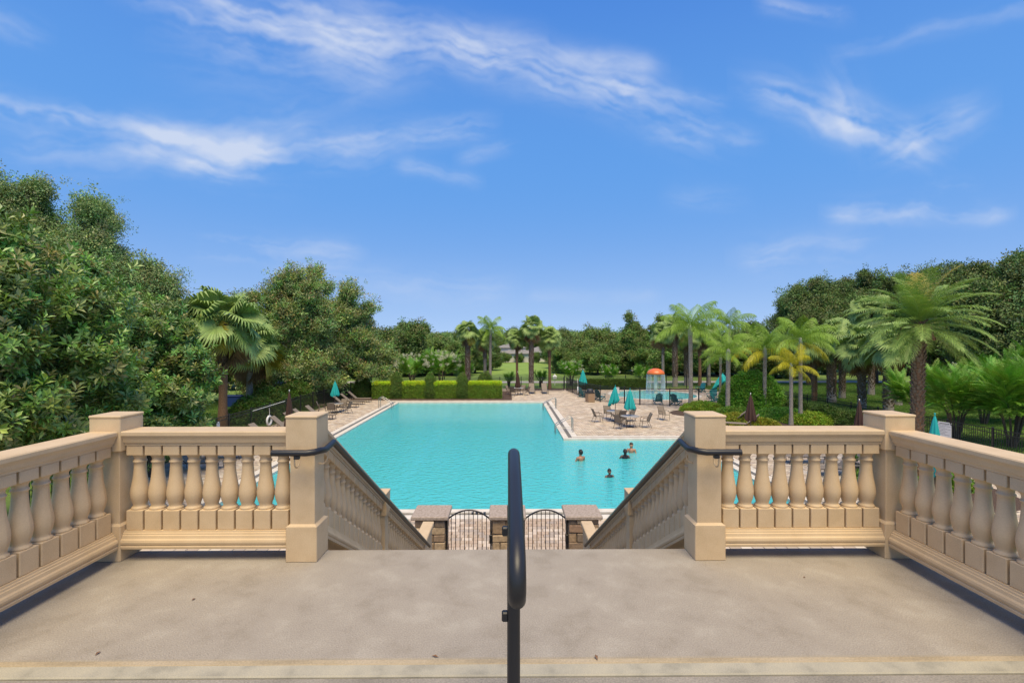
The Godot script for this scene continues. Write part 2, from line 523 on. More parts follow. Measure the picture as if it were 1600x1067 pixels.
func build_terrace() -> void:
	# the landing, its border strip and the slab that the camera stands on
	var s := st_new()
	box(s, Vector3(-3.3, LAND - 0.3, -EDGE), Vector3(3.3, LAND, -2.53), 0.012)
	struct("landing", done(s), M.concrete)
	s = st_new()
	box(s, Vector3(-3.3, LAND - 0.3, -2.528), Vector3(3.3, LAND + 0.002, -2.49), 0.004)
	struct("landing_edge_strip", done(s), M.band_yellow)
	s = st_new()
	box(s, Vector3(-3.3, LAND - 0.3, -2.488), Vector3(3.3, LAND + 0.004, -2.40), 0.006)
	struct("landing_border", done(s), M.band_pale)
	s = st_new()
	box(s, Vector3(-3.3, LAND - 0.3, -2.398), Vector3(3.3, LAND - 0.004, 3.0), 0.006)
	struct("porch_floor", done(s), M.concrete_dark)
	s = st_new()
	box(s, Vector3(-3.28, -0.1, -EDGE + 0.02), Vector3(3.28, LAND - 0.302, 3.0))
	struct("terrace_wall", done(s), M.paint)
	# stair
	var n := 21
	var rise := LAND / n
	var tread := rise / SLOPE
	var stair := Node3D.new()
	stair.name = "stair"
	stair.set_meta("kind", "structure")
	add_child(stair)
	for i in n - 1:
		s = st_new()
		box(s, Vector3(-1.42, -0.1, -EDGE - tread * (i + 1)), Vector3(1.42, LAND - rise * (i + 1), -EDGE - tread * i - 0.001), 0.01)
		put("step", done(s), M.concrete, stair)
	# side walls that carry the stair balustrades
	for sx in [-1.0, 1.0]:
		s = st_new()
		var x0: float = sx * 1.43
		var x1: float = sx * 1.66
		var e := EDGE + 5.7
		var yb := LAND - SLOPE * 5.7
		var p := [Vector3(0, -0.1, -EDGE - 0.002), Vector3(0, LAND, -EDGE - 0.002), Vector3(0, yb, -e), Vector3(0, -0.1, -e)]
		var ax := Vector3(minf(x0, x1), 0, 0)
		var bx := Vector3(maxf(x0, x1), 0, 0)
		quad(s, p[0] + ax, p[1] + ax, p[2] + ax, p[3] + ax, Vector3.LEFT)
		quad(s, p[0] + bx, p[1] + bx, p[2] + bx, p[3] + bx, Vector3.RIGHT)
		quad(s, p[1] + ax, p[2] + ax, p[2] + bx, p[1] + bx, Vector3.UP)
		quad(s, p[2] + ax, p[3] + ax, p[3] + bx, p[2] + bx, Vector3.FORWARD)
		put("stringer", done(s), M.paint, stair)
	var L := LAND
	# posts
	newel("tan square post at the head of the stair, on the side of the magnolias", Vector3(-1.543, L, -3.761))
	newel("tan square post at the head of the stair, on the side of the date palm", Vector3(1.529, L, -3.761))
	newel("tan corner post of the landing beside the magnolias", Vector3(-3.016, L, -3.78))
	newel("tan corner post of the landing beside the date palm", Vector3(2.985, L, -3.78))
	# level runs
	balustrade("tan balustrade of nine turned balusters between stair and magnolia corner post", Vector3(-2.899, L, -3.77), Vector3(-1.66, L, -3.77))
	balustrade("tan balustrade of nine turned balusters between stair and date palm corner post", Vector3(1.646, L, -3.77), Vector3(2.868, L, -3.77))
	balustrade("tan side balustrade of the landing in front of the magnolias", Vector3(-3.02, L, -3.662), Vector3(-3.02, L, -0.6))
	balustrade("tan side balustrade of the landing in front of the date palm", Vector3(3.0, L, -3.662), Vector3(3.0, L, -0.6))
	newel("tan post where the magnolia side balustrade meets the building", Vector3(-3.02, L, -0.48))
	newel("tan post where the date palm side balustrade meets the building", Vector3(3.0, L, -0.48))
	# sloping runs down the stair, a post a third of the way, a pier with a level top at the foot
	for sx in [-1.0, 1.0]:
		var who: String = "magnolia" if sx < 0 else "date palm"
		var x: float = sx * 1.545
		var y := func(d: float) -> float: return L - SLOPE * (d - EDGE)
		balustrade("upper sloping tan balustrade of the stair on the %s side" % who, Vector3(x, y.call(3.9), -3.9), Vector3(x, y.call(5.79), -5.79))
		newel("tan post partway down the stair on the %s side" % who, Vector3(x, y.call(5.9) - 0.05, -5.9), 1.1, 0.2)
		balustrade("lower sloping tan balustrade of the stair on the %s side" % who, Vector3(x, y.call(6.01), -6.01), Vector3(x, y.call(8.62), -8.62))
		var t := thing("stair_end_pier", "tan pier with level cap at the stair foot on the %s side" % who, "pier", Vector3(x, 0, -9.05))
		var s2 := st_new()
		box(s2, Vector3(-0.075, 0.6, -0.42), Vector3(0.075, 1.80, 0.40), 0.006)
		put("body", done(s2), M.paint, t)
		s2 = st_new()
		box(s2, Vector3(-0.11, 1.80, -0.46), Vector3(0.11, 1.89, 0.44), 0.012)
		put("cap", done(s2), M.paint, t)
		s2 = st_new()
		box(s2, Vector3(0.113 if sx > 0 else -0.42, 1.79, -0.1), Vector3(0.42 if sx > 0 else -0.113, 1.885, 0.12), 0.012)
		put("return_rail", done(s2), M.paint, t)
		# black handrail: level across the post's face, then down the stair
		var r := thing("stair_handrail", "black handrail following the stair balustrade on the %s side" % who, "handrail", Vector3.ZERO)
		var hy := L + 0.845
		var xi: float = sx * 1.375
		var pts := [Vector3(sx * 1.70, hy, -3.52), Vector3(sx * 1.69, hy, -3.52), Vector3(sx * 1.45, hy, -3.52), Vector3(sx * 1.40, hy + 0.004, -3.535), Vector3(xi, hy + 0.006, -3.58), Vector3(xi, hy - 0.01, -3.68)]
		for k in 12:
			var d := 3.85 + k * 0.43
			pts.append(Vector3(xi, y.call(d) + 0.845, -d))
		s2 = st_new()
		tube(s2, pts, 0.0235, 12)
		put("rail", done(s2), M.handrail, r)
		# scroll brackets
		for q in [[Vector3(sx * 1.545, hy - 0.02, -3.525), Vector3(0, 0, -1)], [Vector3(xi, hy - 0.035, -3.75), Vector3(sx, 0, 0)]]:
			s2 = st_new()
			var c: Vector3 = q[0]
			var dir: Vector3 = q[1]
			var arc := []
			for k in 13:
				var g := PI * 0.5 - TAU * 0.8 * k / 12.0
				arc.append(c + dir * (0.055 + 0.045 * cos(g)) + Vector3(0, -0.05 + 0.05 * sin(g), 0))
			tube(s2, arc, 0.006, 6)
			put("scroll_bracket", done(s2), M.paint, r)
		s2 = st_new()
		box(s2, Vector3(sx * 1.52 - 0.02, hy - 0.045, -3.535), Vector3(sx * 1.52 + 0.02, hy - 0.018, -3.505), 0.004)
		put("clamp", done(s2), M.handrail, r)
	# the handrail in the middle: a loop of tube on two posts
	var c := thing("centre_handrail", "black tubular handrail loop on a post in the middle of the landing", "handrail", Vector3(0.026, LAND, 0))
	var loop := []
	var e := EYE - LAND
	for k in 9:
		var g := PI * k / 8.0
		loop.append(Vector3(0, e - 0.475 - 0.05 + 0.05 * sin(g), -2.02 - 0.05 * cos(g)))
	loop = [Vector3(0, e - 0.70, -2.075), Vector3(0, e - 0.56, -2.075), Vector3(0, e - 0.50, -2.06), Vector3(0, e - 0.468, -2.02), Vector3(0, e - 0.465, -1.97), Vector3(0, e - 0.50, -1.75), Vector3(0, e - 0.545, -1.55), Vector3(0, e - 0.57, -1.40), Vector3(0, e - 0.60, -1.33), Vector3(0, e - 0.635, -1.30), Vector3(0, e - 0.67, -1.30), Vector3(0, e - 0.70, -1.32), Vector3(0, e - 0.72, -1.37), Vector3(0, e - 0.73, -1.48), Vector3(0, e - 0.745, -1.74)]
	s = st_new()
	tube(s, loop, 0.0245, 20)
	put("rail", done(s), M.handrail, c)
	for z in [-1.75, -2.075]:
		s = st_new()
		tube(s, [Vector3(-0.004, -0.004, z), Vector3(-0.004, e - (0.745 if z > -2 else 0.70), z)], 0.0235, 16)
		put("post", done(s), M.handrail, c)
	for p in [Vector3(-0.035, 0.66, -1.755), Vector3(-0.036, e - 0.74, -1.9)]:
		s = st_new()
		box(s, p - Vector3(0.012, 0.018, 0.012), p + Vector3(0.012, 0.018, 0.012), 0.005)
		put("latch_bolt", done(s), M.handrail, c)
	# dead leaves lying on the landing
	for q in [[305, 935], [157, 1018], [680, 1026], [932, 1030], [1260, 905]]:
		var d: float = F * e / (q[1] - CY)
		s = st_new()
		var r := 0.006 + 0.011 * rng.randf()
		var an := rr(0, TAU)
		var u := Vector3(cos(an), 0, sin(an)) * r * 1.7
		var v := Vector3(-sin(an), 0, cos(an)) * r * 0.7
		var base := Vector3((q[0] - CX) / F * d, LAND + 0.004, -d)
		if d < 2.4: base.y -= 0.004
		elif d < 2.53: base.y += 0.004
		var top := base + Vector3(0, 0.006, 0)
		tri(s, base - u, top + v, base + u, Vector3.UP)
		tri(s, base - u, top - v * 0.8, base + u, Vector3.UP)
		tag(put("fallen_leaf", done(s), M.palm_brown), "small dry brown leaf lying on the concrete landing", "leaf", "dry leaves on the landing")

# ---------------------------------------------------------------- gate pillars
func pillar(label: String, x: float) -> void:
	var t := thing("stone_pillar", label, "pillar", Vector3(x, 0, -10.33))
	var w := 0.315
	var h := 1.73
	var s := st_new()
	box(s, Vector3(-w + 0.03, 0, -w + 0.03), Vector3(w - 0.03, h, w - 0.03))
	put("core", done(s), M.mortar, t)
	var y := 0.0
	var k := 0
	while y < h - 0.05:
		var ch := rr(0.13, 0.23)
		if h - y - ch < 0.1: ch = h - y
		for f in 4:
			var basis := Basis(Vector3.UP, PI / 2 * f)
			var x0 := -w if f % 2 == 0 else -w + 0.1
			var x1 := w if f % 2 == 0 else w - 0.1
			var cuts := [x0]
			if rng.randf() < 0.55: cuts.append(lerpf(x0, x1, rr(0.35, 0.65)))
			else:
				cuts.append(lerpf(x0, x1, rr(0.25, 0.38)))
				cuts.append(lerpf(x0, x1, rr(0.6, 0.75)))
			cuts.append(x1)
			for i in cuts.size() - 1:
				s = st_new()
				var p := rr(-0.006, 0.02)
				# a stone with uneven corners
				var a := Vector3(cuts[i] + 0.007, y + 0.007, w - 0.1)
				var b := Vector3(cuts[i + 1] - 0.007, y + ch - 0.007, w + p)
				box(s, a, b, 0.014, Transform3D(Basis(Vector3(1, rr(-0.04, 0.04), 0), Vector3(0, 1, 0), Vector3(0, 0, 1)), Vector3.ZERO))
				fast_put("stone", k, done(s), M.stones[rng.randi() % 5], t, Transform3D(basis, Vector3.ZERO))
				k += 1
		y += ch
	s = st_new()
	box(s, Vector3(-0.385, h + 0.002, -0.375), Vector3(0.385, h + 0.08, 0.375), 0.016)
	put("capstone", done(s), M.stone_cap, t)
func gate(label: String, x0: float, x1: float, hinge: float) -> void:
	var t := thing("iron_gate", label, "gate", Vector3((x0 + x1) / 2, 0, -10.1))
	var w := (x1 - x0) / 2
	var spring := 1.70
	var s := st_new()
	var arc := []
	for k in 15:
		var q := -1.0 + 2.0 * k / 14.0
		arc.append(Vector3(q * w, spring + 0.2 * (1.0 - q * q), 0))
	tube(s, arc, 0.017, 8)
	put("arched_top", done(s), M.iron, t)
	for sx in [-1.0, 1.0]:
		s = st_new()
		box(s, Vector3(sx * w - 0.017, 0.08, -0.017), Vector3(sx * w + 0.017, spring, 0.017), 0.003)
		put("stile", done(s), M.iron, t)
	for yy in [0.12, 0.9]:
		s = st_new()
		box(s, Vector3(-w + 0.018, yy, -0.012), Vector3(w - 0.018, yy + 0.03, 0.012), 0.002)
		put("crossbar", done(s), M.iron, t)
	for i in 9:
		var q := -1.0 + 2.0 * (i + 1) / 10.0
		s = st_new()
		var top := spring + 0.2 * (1.0 - q * q)
		tube(s, [Vector3(q * w, 0.15, 0.0), Vector3(q * w, top, 0.0)], 0.0085, 6)
		put("bar", done(s), M.iron, t)
	s = st_new()
	box(s, Vector3(hinge * w - 0.03, 1.22, 0.018), Vector3(hinge * w + 0.03, 1.40, 0.05), 0.006)
	put("latch", done(s), M.iron, t)
func build_gates() -> void:
	pillar("stone gate pillar with flat cap beside the stair, on the magnolia side", -1.60)
	pillar("stone gate pillar with flat cap standing between the two iron gates", 0.0)
	pillar("stone gate pillar with flat cap beside the stair, on the date palm side", 1.575)
	gate("black arched iron gate between middle pillar and magnolia side pillar", -1.26, -0.345, 1)
	gate("black arched iron gate between middle pillar and date palm side pillar", 0.345, 1.235, 1)

# ---------------------------------------------------------------- patio and pools
const POOL := [Vector2(-9.6, 15.6), Vector2(9.6, 15.6), Vector2(9.6, 26.8), Vector2(3.1, 26.8), Vector2(3.1, 43.0), Vector2(-9.6, 43.0)]
const KID := Vector2(14.8, 49.2)
const KID_R := Vector2(4.1, 4.4)
const BEDS := [[16.6, 36.2, 4.4, 2.6], [19.6, 33.0, 2.6, 4.4], [15.6, 17.6, 2.2, 2.4]]
func pool_offset(i: int, o: float) -> Vector2:
	var n := POOL.size()
	var p: Vector2 = POOL[i % n]
	var e0: Vector2 = (p - POOL[(i + n - 1) % n]).normalized()
	var e1: Vector2 = (POOL[(i + 1) % n] - p).normalized()
	return p + (Vector2(e0.y, -e0.x) + Vector2(e1.y, -e1.x)) * o
func pool_ring(s: SurfaceTool, o0: float, o1: float, y: float, low: float) -> void:
	for i in POOL.size():
		var a := pool_offset(i, o0)
		var b := pool_offset(i + 1, o0)
		var c := pool_offset(i + 1, o1)
		var d := pool_offset(i, o1)
		var f := func(p: Vector2, yy: float) -> Vector3: return Vector3(p.x, yy, -p.y)
		quad(s, f.call(a, y), f.call(b, y), f.call(c, y), f.call(d, y), Vector3.UP)
		var out: Vector3 = f.call(d - a, 0.0)
		quad(s, f.call(a, y), f.call(b, y), f.call(b, low), f.call(a, low), -out)
		quad(s, f.call(d, y), f.call(c, y), f.call(c, low), f.call(d, low), out)
func in_pool(x: float, d: float, m: float) -> bool:
	return (x > -9.6 - m and x < 9.6 + m and d > 15.6 - m and d < 26.8 + m) or (x > -9.6 - m and x < 3.1 + m and d > 15.6 - m and d < 43.0 + m)
func kid_q(x: float, d: float, m: float) -> float:
	return Vector2((x - KID.x) / (KID_R.x + m), (d - KID.y) / (KID_R.y + m)).length()
func in_bed(x: float, d: float) -> bool:
	for b in BEDS:
		if Vector2((x - b[0]) / b[2], (d - b[1]) / b[3]).length() < 1.0: return true
	return false
func on_patio(x: float, d: float) -> bool:
	if in_pool(x, d, 0.86) or in_bed(x, d): return false
	if kid_q(x, d, 0.42) < 1.0: return false
	if x > -14.6 and x < 21.7 and d > 10.75 and d < 44.6: return true
	if x > 0.5 and x <= 6.0 and d < 52.0 and d > 40.0: return true
	return x > 6.0 and x < 22.5 and d > 40.0 and d < 54.0
func build_patio() -> void:
	var patio := Node3D.new()
	patio.name = "patio"
	patio.set_meta("kind", "structure")
	add_child(patio)
	# bedding under the pavers, with the pools left open
	var s := st_new()
	sheet(s, -15.2, 22.6, 3.0, 14.9, -0.012)
	sheet(s, -15.2, -10.3, 14.9, 56.0, -0.012)
	sheet(s, 10.3, 22.6, 14.9, 27.5, -0.012)
	sheet(s, 3.8, 22.6, 27.5, 43.7, -0.012)
	sheet(s, -10.3, 9.0, 43.7, 56.0, -0.012)
	var x := 9.0
	while x < 22.55:
		var d := 43.7
		while d < 55.95:
			if kid_q(x + 0.125, d + 0.125, 0.2) > 1.0: sheet(s, x, minf(x + 0.25, 22.6), d, minf(d + 0.25, 56.0), -0.012)
			d += 0.25
		x += 0.25
	put("bedding", done(s), M.bedding, patio)
	# pavers, laid in rows of running bond
	var pw := 0.30
	var pd := 0.20
	s = st_new()
	for k in 1:
		var a := pw / 2 - 0.004
		var b := pd / 2 - 0.004
		var c := 0.007
		var t := [Vector3(-a + c, 0.02, -b + c), Vector3(a - c, 0.02, -b + c), Vector3(a - c, 0.02, b - c), Vector3(-a + c, 0.02, b - c)]
		var g := [Vector3(-a, -0.02, -b), Vector3(a, -0.02, -b), Vector3(a, -0.02, b), Vector3(-a, -0.02, b)]
		quad(s, t[0], t[1], t[2], t[3], Vector3.UP)
		for i in 4:
			var j := (i + 1) % 4
			quad(s, t[i], t[j], g[j], g[i], (g[i] + g[j]) * Vector3(1, 0, 1))
	var mesh := done(s)
	var xfs := []
	var cols := []
	var tones := [Color(0.572, 0.465, 0.336), Color(0.626, 0.515, 0.391), Color(0.518, 0.409, 0.292), Color(0.670, 0.582, 0.462), Color(0.464, 0.386, 0.303), Color(0.594, 0.470, 0.352), Color(0.648, 0.549, 0.407)]
	var singles := 0
	var row := 0
	var d := 10.85
	while d < 54.0:
		var xx := -14.6 + (pw * 0.5 if row % 2 else 0.0)
		while xx < 22.5:
			if on_patio(xx, d):
				var xf := Transform3D(Basis(Vector3.UP, rr(-0.012, 0.012)), Vector3(xx, rr(-0.003, 0.003), -d))
				if absf(xx) < 1.86 and d > 12.2 and d < 14.75 and singles < 300:
					fast_put("paver", singles, mesh, M.paver_set[rng.randi() % 5], patio, xf)
					singles += 1
				else:
					xfs.append(xf)
					cols.append(tones[rng.randi() % 7] * rr(0.75, 1.0))
			xx += pw
		d += pd
		row += 1
	var field := many("paver_field", mesh, xfs, cols, M.paver, patio)
	field.set_meta("kind", "stuff")
	# main pool
	s = st_new()
	pool_ring(s, 0.0, 0.30, 0.03, -0.2)
	pool_ring(s, 0.52, 0.86, 0.028, -0.1)
	struct("pool_coping", done(s), M.coping)
	s = st_new()
	pool_ring(s, 0.302, 0.518, -0.015, -0.1)
	struct("pool_gutter", done(s), M.gutter)
	s = st_new()
	var wl := -0.07
	sheet(s, -9.6, 9.6, 15.6, 26.8, wl)
	sheet(s, -9.6, 3.1, 26.8, 43.0, wl)
	struct("pool_water", done(s), M.water)
	s = st_new()
	var fy := [-1.05, -1.35, -2.3]
	quad(s, Vector3(-9.6, fy[0], -15.6), Vector3(9.6, fy[0], -15.6), Vector3(9.6, fy[1], -26.8), Vector3(-9.6, fy[1], -26.8), Vector3.UP)
	quad(s, Vector3(-9.6, fy[1], -26.8), Vector3(3.1, fy[1], -26.8), Vector3(3.1, fy[2], -43.0), Vector3(-9.6, fy[2], -43.0), Vector3.UP)
	for i in POOL.size():
		var a: Vector2 = POOL[i]
		var b: Vector2 = POOL[(i + 1) % POOL.size()]
		var n := Vector3(-(b.y - a.y), 0, -(b.x - a.x))
		quad(s, Vector3(a.x, -0.2, -a.y), Vector3(b.x, -0.2, -b.y), Vector3(b.x, -2.4, -b.y), Vector3(a.x, -2.4, -a.y), n)
	struct("pool_basin", done(s), M.plaster)
	# small dark depth marks set into the coping by the gates
	for i in 4:
		s = st_new()
		box(s, Vector3(-0.035, 0.026, -0.06), Vector3(0.035, 0.034, 0.06))
		tag(put("depth_mark", done(s), M.dark_plastic, self, Vector3(-0.72 - 0.125 * i, 0, -15.27)), "small dark depth mark on the pool coping behind the gates", "pool mark", "depth marks on the coping")
	# children's pool
	s = st_new()
	var ring := []
	for k in 49:
		var g := TAU * k / 48.0
		ring.append(Vector2(cos(g), sin(g)))
	for k in 48:
		var p: Vector2 = ring[k]
		var q: Vector2 = ring[k + 1]
		var f := func(v: Vector2, m: float, y: float) -> Vector3: return Vector3(KID.x + v.x * (KID_R.x + m), y, -KID.y - v.y * (KID_R.y + m))
		quad(s, f.call(p, 0.0, 0.03), f.call(q, 0.0, 0.03), f.call(q, 0.45, 0.03), f.call(p, 0.45, 0.03), Vector3.UP)
		quad(s, f.call(p, 0.0, 0.03), f.call(q, 0.0, 0.03), f.call(q, 0.0, -0.1), f.call(p, 0.0, -0.1), Vector3(-p.x, 0, p.y))
		quad(s, f.call(p, 0.45, 0.03), f.call(q, 0.45, 0.03), f.call(q, 0.45, -0.1), f.call(p, 0.45, -0.1), Vector3(p.x, 0, -p.y))
	struct("wading_pool_coping", done(s), M.coping)
	s = st_new()
	for k in 48:
		var f := func(v: Vector2, m: float, y: float) -> Vector3: return Vector3(KID.x + v.x * (KID_R.x + m), y, -KID.y - v.y * (KID_R.y + m))
		tri(s, Vector3(KID.x, -0.4, -KID.y), f.call(ring[k], 0.0, -0.4), f.call(ring[k + 1], 0.0, -0.4), Vector3.UP)
		quad(s, f.call(ring[k], 0.0, -0.1), f.call(ring[k + 1], 0.0, -0.1), f.call(ring[k + 1], 0.0, -0.4), f.call(ring[k], 0.0, -0.4), Vector3(-ring[k].x, 0, ring[k].y))
	struct("wading_pool_basin", done(s), M.kid_plaster)
	s = st_new()
	for k in 48:
		tri(s, Vector3(KID.x, -0.06, -KID.y), Vector3(KID.x + ring[k].x * KID_R.x, -0.06, -KID.y - ring[k].y * KID_R.y), Vector3(KID.x + ring[k + 1].x * KID_R.x, -0.06, -KID.y - ring[k + 1].y * KID_R.y), Vector3.UP)
	struct("wading_pool_water", done(s), M.water)
	# planting beds
	for b in BEDS:
		s = st_new()
		for k in 40:
			var g0 := TAU * k / 40.0
			var g1 := TAU * (k + 1) / 40.0
			var p0 := Vector3(b[0] + cos(g0) * b[2], 0.03, -b[1] - sin(g0) * b[3])
			var p1 := Vector3(b[0] + cos(g1) * b[2], 0.03, -b[1] - sin(g1) * b[3])
			tri(s, Vector3(b[0], 0.16, -b[1]), p0, p1, Vector3.UP)
			quad(s, p0, p1, p1 - Vector3(0, 0.1, 0), p0 - Vector3(0, 0.1, 0), p0 - Vector3(b[0], 0, -b[1]))
		struct("planting_bed_ground", done(s), M.mulch)
	# ground beyond: one sheet round the terrace, out to the horizon
	s = st_new()
	sheet(s, -800, 800, -60, 3.0, -0.05)
	sheet(s, -800, -15.2, 3.0, 56.0, -0.05)
	sheet(s, 22.6, 800, 3.0, 56.0, -0.05)
	sheet(s, -800, 800, 56.0, 900, -0.05)
	struct("ground", done(s), M.grass)
	s = st_new()
	sheet(s, -9, 26, 80, 124, -0.03)
	struct("lawn", done(s), M.lawn)
	s = st_new()
	sheet(s, -300, 300, 63.5, 66.5, -0.02)
	struct("road", done(s), M.road)
	s = st_new()
	sheet(s, -14.6, 0.45, 44.65, 53.0, 0.0)
	sheet(s, 0.5, 22.0, 54.0, 55.9, 0.0)
	struct("hedge_bed_ground", done(s), M.mulch)

# ---------------------------------------------------------------- leaves
func leaf(s: SurfaceTool, base: Vector3, dir: Vector3, up: Vector3, l: float, w: float, col: Color, fold := 0.25, sag := 0.0) -> void:
	var side := dir.cross(up).normalized()
	var nrm := side.cross(dir).normalized()
	var mid := base + dir * l * 0.5
	var tip := base + dir * l + Vector3(0, -sag * l, 0)
	var e := side * w * 0.5 + nrm * w * fold
	var f := -side * w * 0.5 + nrm * w * fold
	s.set_color(col)
	tri(s, base, mid + e, tip, nrm)
	tri(s, base, mid + f, tip, nrm)
func rand_dir() -> Vector3:
	var v := Vector3(rng.randfn(), rng.randfn(), rng.randfn())
	return v.normalized()
func rosette(n: int, l: float, w: float, cols: Array, brown: Color, brown_share: float) -> ArrayMesh:
	var s := st_new()
	for i in n:
		var a := 2.4 * i + rr(-0.2, 0.2)
		var tilt := lerpf(1.1, -0.15, float(i) / n) + rr(-0.15, 0.15)
		var d := Vector3(cos(a) * cos(tilt), sin(tilt), sin(a) * cos(tilt))
		var col: Color = cols[rng.randi() % cols.size()]
		if rng.randf() < brown_share: col = brown
		leaf(s, d * 0.02 - Vector3(0, 0.015 * i, 0), d, Vector3.UP, l * rr(0.75, 1.15), w * rr(0.85, 1.15), col, 0.12, 0.12)
	return done(s)
func clump(n: int, r: float, l: float, w: float, cols: Array, flat := 0.8) -> ArrayMesh:
	var s := st_new()
	for i in n:
		var p := rand_dir() * r * pow(rng.randf(), 0.5)
		p.y *= flat
		var d := (rand_dir() + p.normalized() * 0.7 + Vector3(0, 0.15, 0)).normalized()
		leaf(s, p, d, (Vector3.UP + rand_dir() * 0.6).normalized(), l * rr(0.7, 1.2), w * rr(0.8, 1.2), cols[rng.randi() % cols.size()], 0.15, 0.1)
	return done(s)
# stem, limbs and a crown of leaf clumps gathered on uneven boughs
func tree(called: String, label: String, where: Vector3, h: float, crown: Vector3, low: float, boughs: int, bough_r: float, clumps: int, mesh: ArrayMesh, mat: Material, size: Vector2, tint: Color, vary: float, seed_: int, trunk_r := 0.2, group := "", lean := Vector3.ZERO, cone := 0.0, airy := 0.12, category := "tree") -> Node3D:
	rng.seed = seed_
	var t := thing(called, label, category, where, 0.0, group)
	var cc := Vector3(0, (low + h) * 0.5, 0) + lean
	var ry := (h - low) * 0.5
	var blobs := []
	var arms := []
	for i in 9: arms.append((rand_dir() + Vector3(0, 0.35, 0)).normalized())
	for i in boughs:
		var d := rand_dir()
		if d.y < -0.75: d.y = -d.y * 0.5
		var reach := 0.0
		for v in arms: reach = maxf(reach, pow(maxf(d.dot(v), 0.0), 10.0))
		var q := pow(rng.randf(), 0.4) * (0.74 + 0.36 * reach)
		var p := Vector3(d.x * crown.x, d.y * ry, d.z * crown.z) * q
		if cone > 0.0:
			var sh := 1.0 - cone * clampf((p.y + ry) / (2.0 * ry), 0.0, 1.0)
			p.x *= sh
			p.z *= sh
		var r := bough_r * rr(0.6, 1.3)
		p.y = minf(p.y, ry - r * 0.6)
		blobs.append([cc + p, r])
	var s := st_new()
	var fork := Vector3(lean.x * 0.3, maxf(low * 0.8, h * 0.18), lean.z * 0.3)
	tube(s, [Vector3.ZERO - Vector3(0, 0.1, 0), fork * 0.5 + Vector3(rr(-1, 1), 0, rr(-1, 1)) * trunk_r * 0.5, fork, cc + Vector3(0, ry * 0.4, 0)], [trunk_r * 1.25, trunk_r, trunk_r * 0.8, trunk_r * 0.2], 9)
	for i in mini(blobs.size(), 16):
		var b: Vector3 = blobs[i][0]
		var st := fork.lerp(cc, rr(0.0, 0.6))
		tube(s, [st, st.lerp(b, 0.5) + Vector3(0, -0.08, 0) * st.distance_to(b), b], [trunk_r * 0.42, trunk_r * 0.25, trunk_r * 0.08], 5, false)
	put("trunk", done(s), M.bark, t)
	var xfs := []
	var cols := []
	for i in clumps:
		var b: Array = blobs[i % blobs.size()]
		var d := rand_dir()
		d.y = d.y * 0.8 + 0.12
		var p: Vector3 = b[0] + d * b[1] * pow(rng.randf(), 0.5) * rr(0.8, 1.25)
		if airy > 0.0 and rng.randf() < airy: p += d * Vector3(0.7, 1.3, 0.7) * b[1] * rng.randf()
		if p.y < 0.15: p.y = rr(0.15, 0.6)
		var up := (d + Vector3(0, 0.7, 0) + rand_dir() * 0.5).normalized()
		var xx := up.cross(rand_dir()).normalized()
		var sc := rr(size.x, size.y)
		xfs.append(Transform3D(Basis(xx, up, xx.cross(up)) * sc, p))
		cols.append(Color(tint.r * rr(1 - vary, 1 + vary), tint.g * rr(1 - vary, 1 + vary), tint.b * rr(1 - vary, 1 + vary)))
	many("crown", mesh, xfs, cols, mat, t).set_meta("kind", "stuff")
	return t
func shrub(called: String, label: String, category: String, where: Vector3, size: Vector3, shape: String, n: int, mesh: ArrayMesh, sc: Vector2, tint: Color, vary: float, seed_: int, group := "", fresh := Color(0, 0, 0, 0)) -> Node3D:
	rng.seed = seed_
	var t := thing(called, label, category, where, 0.0, group)
	var xfs := []
	var cols := []
	for i in n:
		var p := Vector3.ZERO
		var out := Vector3.UP
		if shape == "box":
			var f := rng.randf() * (size.x * size.z + 2 * size.y * size.z + 2 * size.x * size.y)
			p = Vector3(rr(-0.5, 0.5), rr(0.02, 1.0), rr(-0.5, 0.5))
			if f < size.x * size.z: p.y = rr(0.93, 1.02)
			elif f < size.x * size.z + 2 * size.y * size.z:
				p.x = signf(p.x) * rr(0.47, 0.51)
				out = Vector3(p.x, 0.2, 0)
			else:
				p.z = signf(p.z) * rr(0.42, 0.52)
				out = Vector3(0, 0.2, p.z)
			p *= size
		else:
			var d := rand_dir()
			var k := pow(rng.randf(), 0.2)
			if shape == "cone":
				var v := 1.0 - sqrt(rng.randf())
				var prof := sqrt(maxf(0.0, 1.0 - pow(v, 1.8))) * minf(1.0, 0.75 + v)
				var a := rr(0, TAU)
				p = Vector3(cos(a) * 0.5 * prof * size.x * k, v * size.y, sin(a) * 0.5 * prof * size.z * k)
				out = Vector3(cos(a), 0.4, sin(a))
			else:
				p = Vector3(d.x * size.x * 0.5, absf(d.y) * size.y * 0.94 + 0.03, d.z * size.z * 0.5) * k * rr(0.92, 1.08)
				out = d + Vector3(0, 0.3, 0)
		var up := (out.normalized() + rand_dir() * 0.7).normalized()
		var xx := up.cross(rand_dir()).normalized()
		xfs.append(Transform3D(Basis(xx, up, xx.cross(up)) * rr(sc.x, sc.y), p))
		var tn := tint
		if fresh.a > 0.5 and p.y > size.y - 0.13 - 0.1 * rng.randf(): tn = fresh      # new shoots on top of the clipped hedge
		cols.append(Color(tn.r * rr(1 - vary, 1 + vary), tn.g * rr(1 - vary, 1 + vary), tn.b * rr(1 - vary, 1 + vary)))
	many("foliage", mesh, xfs, cols, M.leaf_dull, t).set_meta("kind", "stuff")
	var s := st_new()
	for i in 5:
		var a := rr(0, TAU)
		tube(s, [Vector3(cos(a), 0, sin(a)) * 0.05, Vector3(cos(a) * size.x * 0.2, size.y * 0.5, sin(a) * size.z * 0.2), Vector3(cos(a) * size.x * 0.3, size.y * 0.8, sin(a) * size.z * 0.3)], [0.03, 0.02, 0.008], 5)
	put("stems", done(s), M.bark, t)
	return t

